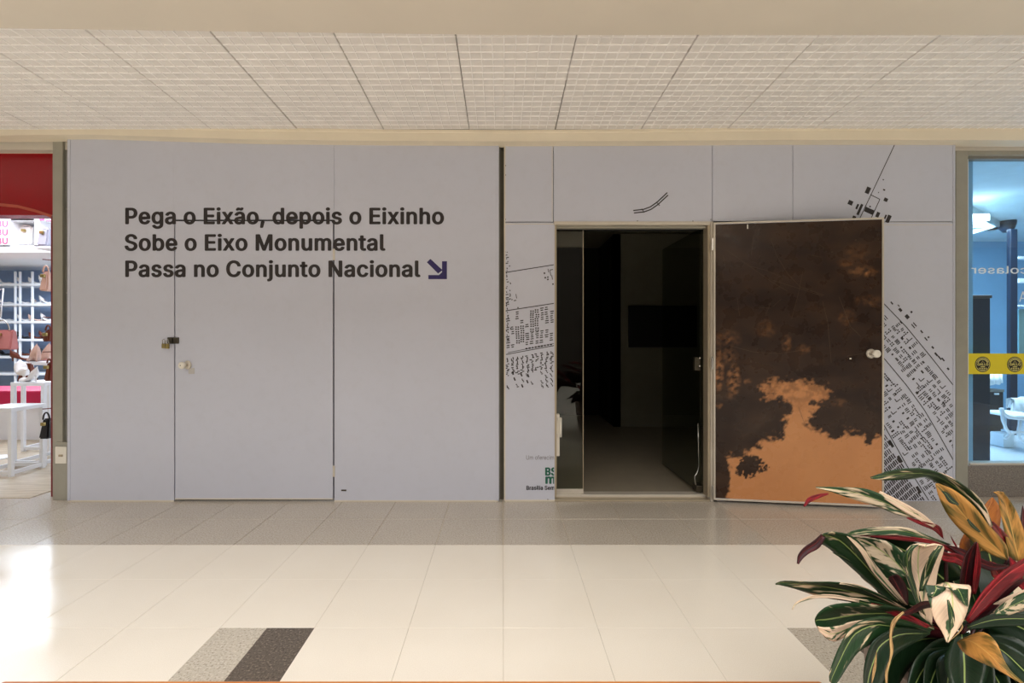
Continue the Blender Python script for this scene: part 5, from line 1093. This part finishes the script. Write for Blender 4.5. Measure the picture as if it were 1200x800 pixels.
# --- ninth (I) drooping dark leaf in front
leaf('green', 'maroon', [(590, 610, 585, 625, 1.04, 0), (500, 575, 500, 650, 1.0, .01), (400, 560, 420, 640, .97, .02), (310, 590, 365, 665, .95, .02), (268, 650, 325, 690, .94, .01), (240, 710, 285, 745, .935, 0), (222, 765, 250, 800, .93, 0), (222, 795, 235, 806, .93, 0)], .25, 'dark green leaf folding down in front of the floor')
# --- tenth (J) hanging with pale midrib
leaf('dark', 'maroon', [(580, 615, 575, 630, 1.03, 0), (470, 600, 520, 660, .99, .01), (390, 640, 460, 700, .965, .01), (360, 690, 430, 760, .955, 0), (345, 760, 400, 830, .95, 0), (345, 850, 370, 880, .95, 0)], .3, 'hanging green leaf with yellow midrib')
# --- K upright cream leaf
leaf('cream', 'maroon', [(590, 600, 560, 590, 1.08, 0), (600, 500, 530, 500, 1.06, 0), (612, 400, 500, 420, 1.04, 0), (632, 330, 490, 350, 1.02, 0), (632, 306, 510, 308, 1.01, 0), (600, 296, 540, 296, 1.015, 0)], .3, 'upright cream leaf with two green bands')
leaf('green', 'maroon', [(570, 560, 550, 545, 1.05, 0), (545, 480, 515, 460, 1.035, 0), (520, 400, 492, 390, 1.02, 0), (520, 330, 490, 340, 1.0, 0), (545, 300, 515, 304, 1.0, 0)], .1)
leaf('green', 'maroon', [(562, 470, 545, 470, 1.035, 0), (590, 400, 555, 410, 1.02, 0), (612, 345, 582, 345, 1.0, 0), (632, 306, 612, 306, .995, 0)], .1)
# --- L front leaf bending towards the viewer
leaf('cream', 'maroon', [(655, 470, 640, 470, 1.02, 0), (700, 448, 585, 450, .985, 0), (731, 452, 572, 470, .965, 0), (726, 510, 586, 520, .95, 0), (708, 570, 600, 570, .945, 0), (680, 615, 628, 615, .94, 0), (650, 655, 644, 652, .935, 0)], -.18, 'cream and green leaf bending down towards the viewer')
leaf('green', 'maroon', [(722, 462, 640, 455, .955, 0), (722, 490, 665, 468, .948, 0), (722, 520, 690, 500, .944, 0), (718, 528, 712, 522, .944, 0)], -.05)
leaf('green', 'maroon', [(640, 452, 566, 446, .96, 0), (640, 464, 570, 466, .955, 0), (610, 486, 578, 484, .95, 0), (592, 490, 586, 486, .95, 0)], -.05)
leaf('green', 'maroon', [(652, 500, 646, 500, .938, 0), (672, 550, 650, 545, .93, 0), (672, 590, 655, 590, .928, 0), (658, 612, 654, 612, .926, 0)], -.05)
# --- M large yellow leaf
leaf('ochre', 'rust', [(868, 352, 862, 358, 1.18, 0), (858, 300, 800, 335, 1.17, .01), (800, 235, 715, 270, 1.16, .02), (745, 165, 655, 205, 1.15, .02), (680, 110, 620, 140, 1.14, .01), (625, 84, 606, 92, 1.135, 0), (606, 80, 604, 84, 1.135, 0)], .2, 'large yellow ochre leaf with green flecks')
leaf('dark', 'rust', [(690, 155, 685, 160, 1.125, 0), (668, 135, 655, 150, 1.12, 0), (645, 112, 636, 122, 1.118, 0), (628, 108, 626, 110, 1.118, 0)], .05)
leaf('dark', 'rust', [(768, 255, 762, 258, 1.14, 0), (742, 228, 735, 238, 1.138, 0), (722, 208, 718, 214, 1.135, 0)], .05)
# --- N, O ochre leaves behind
leaf('ochre', 'rust', [(960, 380, 870, 350, 1.24, 0), (935, 290, 850, 240, 1.24, 0), (905, 200, 835, 170, 1.24, 0), (875, 145, 830, 130, 1.23, 0), (850, 112, 812, 112, 1.22, 0)], .2, 'tall ochre leaf at the right edge')
leaf('rust', 'ochre', [(840, 400, 740, 390, 1.34, 0), (830, 300, 690, 310, 1.34, 0), (840, 200, 730, 230, 1.34, 0), (832, 160, 780, 160, 1.34, 0), (812, 132, 806, 132, 1.34, 0)], .2, 'rust brown leaf behind the yellow one')
leaf('ochre', 'rust', [(800, 480, 750, 500, 1.30, 0), (810, 400, 740, 400, 1.30, 0), (800, 330, 750, 330, 1.30, 0), (770, 290, 765, 290, 1.3, 0)], .2)
path('maroon', 'red', [(940, 300), (925, 230), (918, 160)], 14, (1.3, 1.3), .3)
# --- Q upright crimson, R crimson roll, reds
path('maroon', 'dark', [(715, 490), (722, 430), (735, 350), (752, 292)], 30, (1.10, 1.06), .35, [.7, 1, .9, .1], 'upright dark crimson leaf')
path('red', 'maroon', [(742, 480), (752, 420), (758, 350), (756, 296)], 12, (1.09, 1.055), .2, [.7, 1, .8, .1])
path('red', 'maroon', [(720, 580), (790, 495), (860, 425), (930, 375), (990, 330)], 27, (1.06, 1.0), .35, [.4, 1, 1.1, .9, .3], 'bright red rolled leaf crossing to the right edge')
path('maroon', 'dark', [(700, 620), (780, 540), (860, 465), (940, 420)], 24, (1.075, 1.02), .3)
path('red', 'maroon', [(720, 372), (680, 352), (640, 345), (616, 322)], 20, (1.14, 1.12), .3, [1, .9, .8, .3])
path('red', 'maroon', [(850, 440), (830, 400), (800, 360)], 26, (1.2, 1.18), .3)
path('red', 'maroon', [(930, 470), (900, 420), (890, 380), (870, 345)], 20, (1.16, 1.18), .3)
path('maroon', 'dark', [(870, 380), (800, 380), (700, 330), (640, 300)], 16, (1.16, 1.16), .3)
path('maroon', 'dark', [(500, 520), (480, 470), (455, 425), (435, 420)], 26, (1.14, 1.12), .3)
# --- S cream leaf at right
leaf('cream', 'maroon', [(730, 575, 738, 570, 1.08, 0), (800, 562, 790, 530, 1.06, 0), (880, 555, 850, 495, 1.04, 0), (960, 520, 930, 462, 1.02, 0), (1040, 460, 1020, 440, 1.0, 0)], .2, 'cream leaf with green tip at the right edge')
leaf('stripe', 'maroon', [(820, 558, 815, 545, 1.04, 0), (880, 552, 860, 505, 1.025, 0), (960, 515, 935, 468, 1.0, 0)], .1)
path('dark', 'maroon', [(720, 600), (820, 575), (940, 572), (1050, 590)], 26, (1.06, 1.0), .2)
# --- T yellow-olive leaf lower right
leaf('ochre', 'dark', [(700, 640, 680, 655, 1.00, 0), (770, 615, 705, 690, .96, .01), (820, 650, 760, 722, .93, .02), (850, 715, 825, 752, .915, .01), (880, 760, 872, 778, .91, 0), (925, 800, 918, 806, .905, 0)], -.1, 'yellow olive leaf pointing down to the right corner')
leaf('dark', 'maroon', [(800, 640, 790, 660, 1.04, 0), (880, 670, 850, 730, 1.01, 0), (960, 730, 910, 800, .99, 0), (1040, 830, 1000, 860, .97, 0)], .25)
# --- X dry curled strand, dry scrap
path('maroon', 'dark', [(600, 515), (560, 520), (520, 540), (488, 550)], 14, (1.0, .96), .3, [.8, 1, .8, .5])
path('dry', 'dry', [(490, 545), (455, 580), (443, 630), (447, 680), (440, 720), (428, 760), (428, 810)], 6, (.955, .93), .4, [.6, 1.3, .8, 1, .5, .8, .5], 'dry curled brown strand')
path('dry', 'dry', [(375, 800), (385, 745), (392, 685)], 5, (.93, .93), .2)
path('dry', 'dry', [(680, 560), (700, 600), (650, 655)], 3, (1.0, .94), .2)
# stems
for pts in ([(700, 660, 1.16), (650, 540, 1.17), (640, 300, 1.17)], [(720, 660, 1.17), (800, 480, 1.22), (868, 352, 1.19)], [(730, 660, 1.18), (860, 480, 1.25), (880, 345, 1.25)], [(690, 660, 1.15), (620, 590, 1.1), (560, 560, 1.1)],
            [(740, 680, 1.18), (850, 520, 1.3), (810, 380, 1.32)], [(700, 680, 1.15), (690, 560, 1.12), (650, 480, 1.02)], [(900, 560, 1.26), (905, 420, 1.26), (905, 345, 1.26)]):
    stem(pts)
path('red', 'red', [(690, 330), (678, 305), (668, 288), (658, 268)], 3, (1.2, 1.2), .1)
# drooping fill around the far side of the pot so that the plant is whole from the side
rr = random.Random(3)
for k in range(26):
    a = math.radians(rr.uniform(-50, 70)); base = pc_ + Vector((.05*math.cos(a), .05*math.sin(a), rim-.06))
    L_ = rr.uniform(.26, .40); up = rr.uniform(.02, .24); d = Vector((math.cos(a), math.sin(a), 0)); sd_ = Vector((-d.y, d.x, 0))
    if d.x < .2 and d.y < .5: continue
    c = [base, base + d*L_*.35 + Vector((0, 0, .10+up*.6)), base + d*L_*.75 + Vector((0, 0, .10+up)), base + d*L_*1.1 + Vector((0, 0, up))]
    cs = sample(c, 14); vs = []; ww = rr.uniform(.025, .04)
    b = MB()
    for i, p in enumerate(cs):
        w_ = ww*max(.06, math.sin(math.pi*min(1, i/14*.98+.02))**.8)
        vs += [p - sd_*w_ + Vector((0, 0, .006)), p, p + sd_*w_ + Vector((0, 0, .006))]
    fs = [[3*i+k2, 3*i+3+k2, 3*i+4+k2, 3*i+1+k2] for i in range(14) for k2 in (0, 1)]
    me = bpy.data.meshes.new('leaf'); me.from_pydata([tuple(v) for v in vs], [], fs); me.materials.append(LM[rr.choice(('dark', 'green', 'stripe', 'dark', 'ochre'))]); me.polygons.foreach_set('use_smooth', [True]*len(fs))
    ul = me.uv_layers.new(name='UVMap')
    for lp in me.loops: ul.data[lp.index].uv = ((lp.vertex_index//3)/14, (lp.vertex_index % 3)/2)
    put('leaf', me, pl)
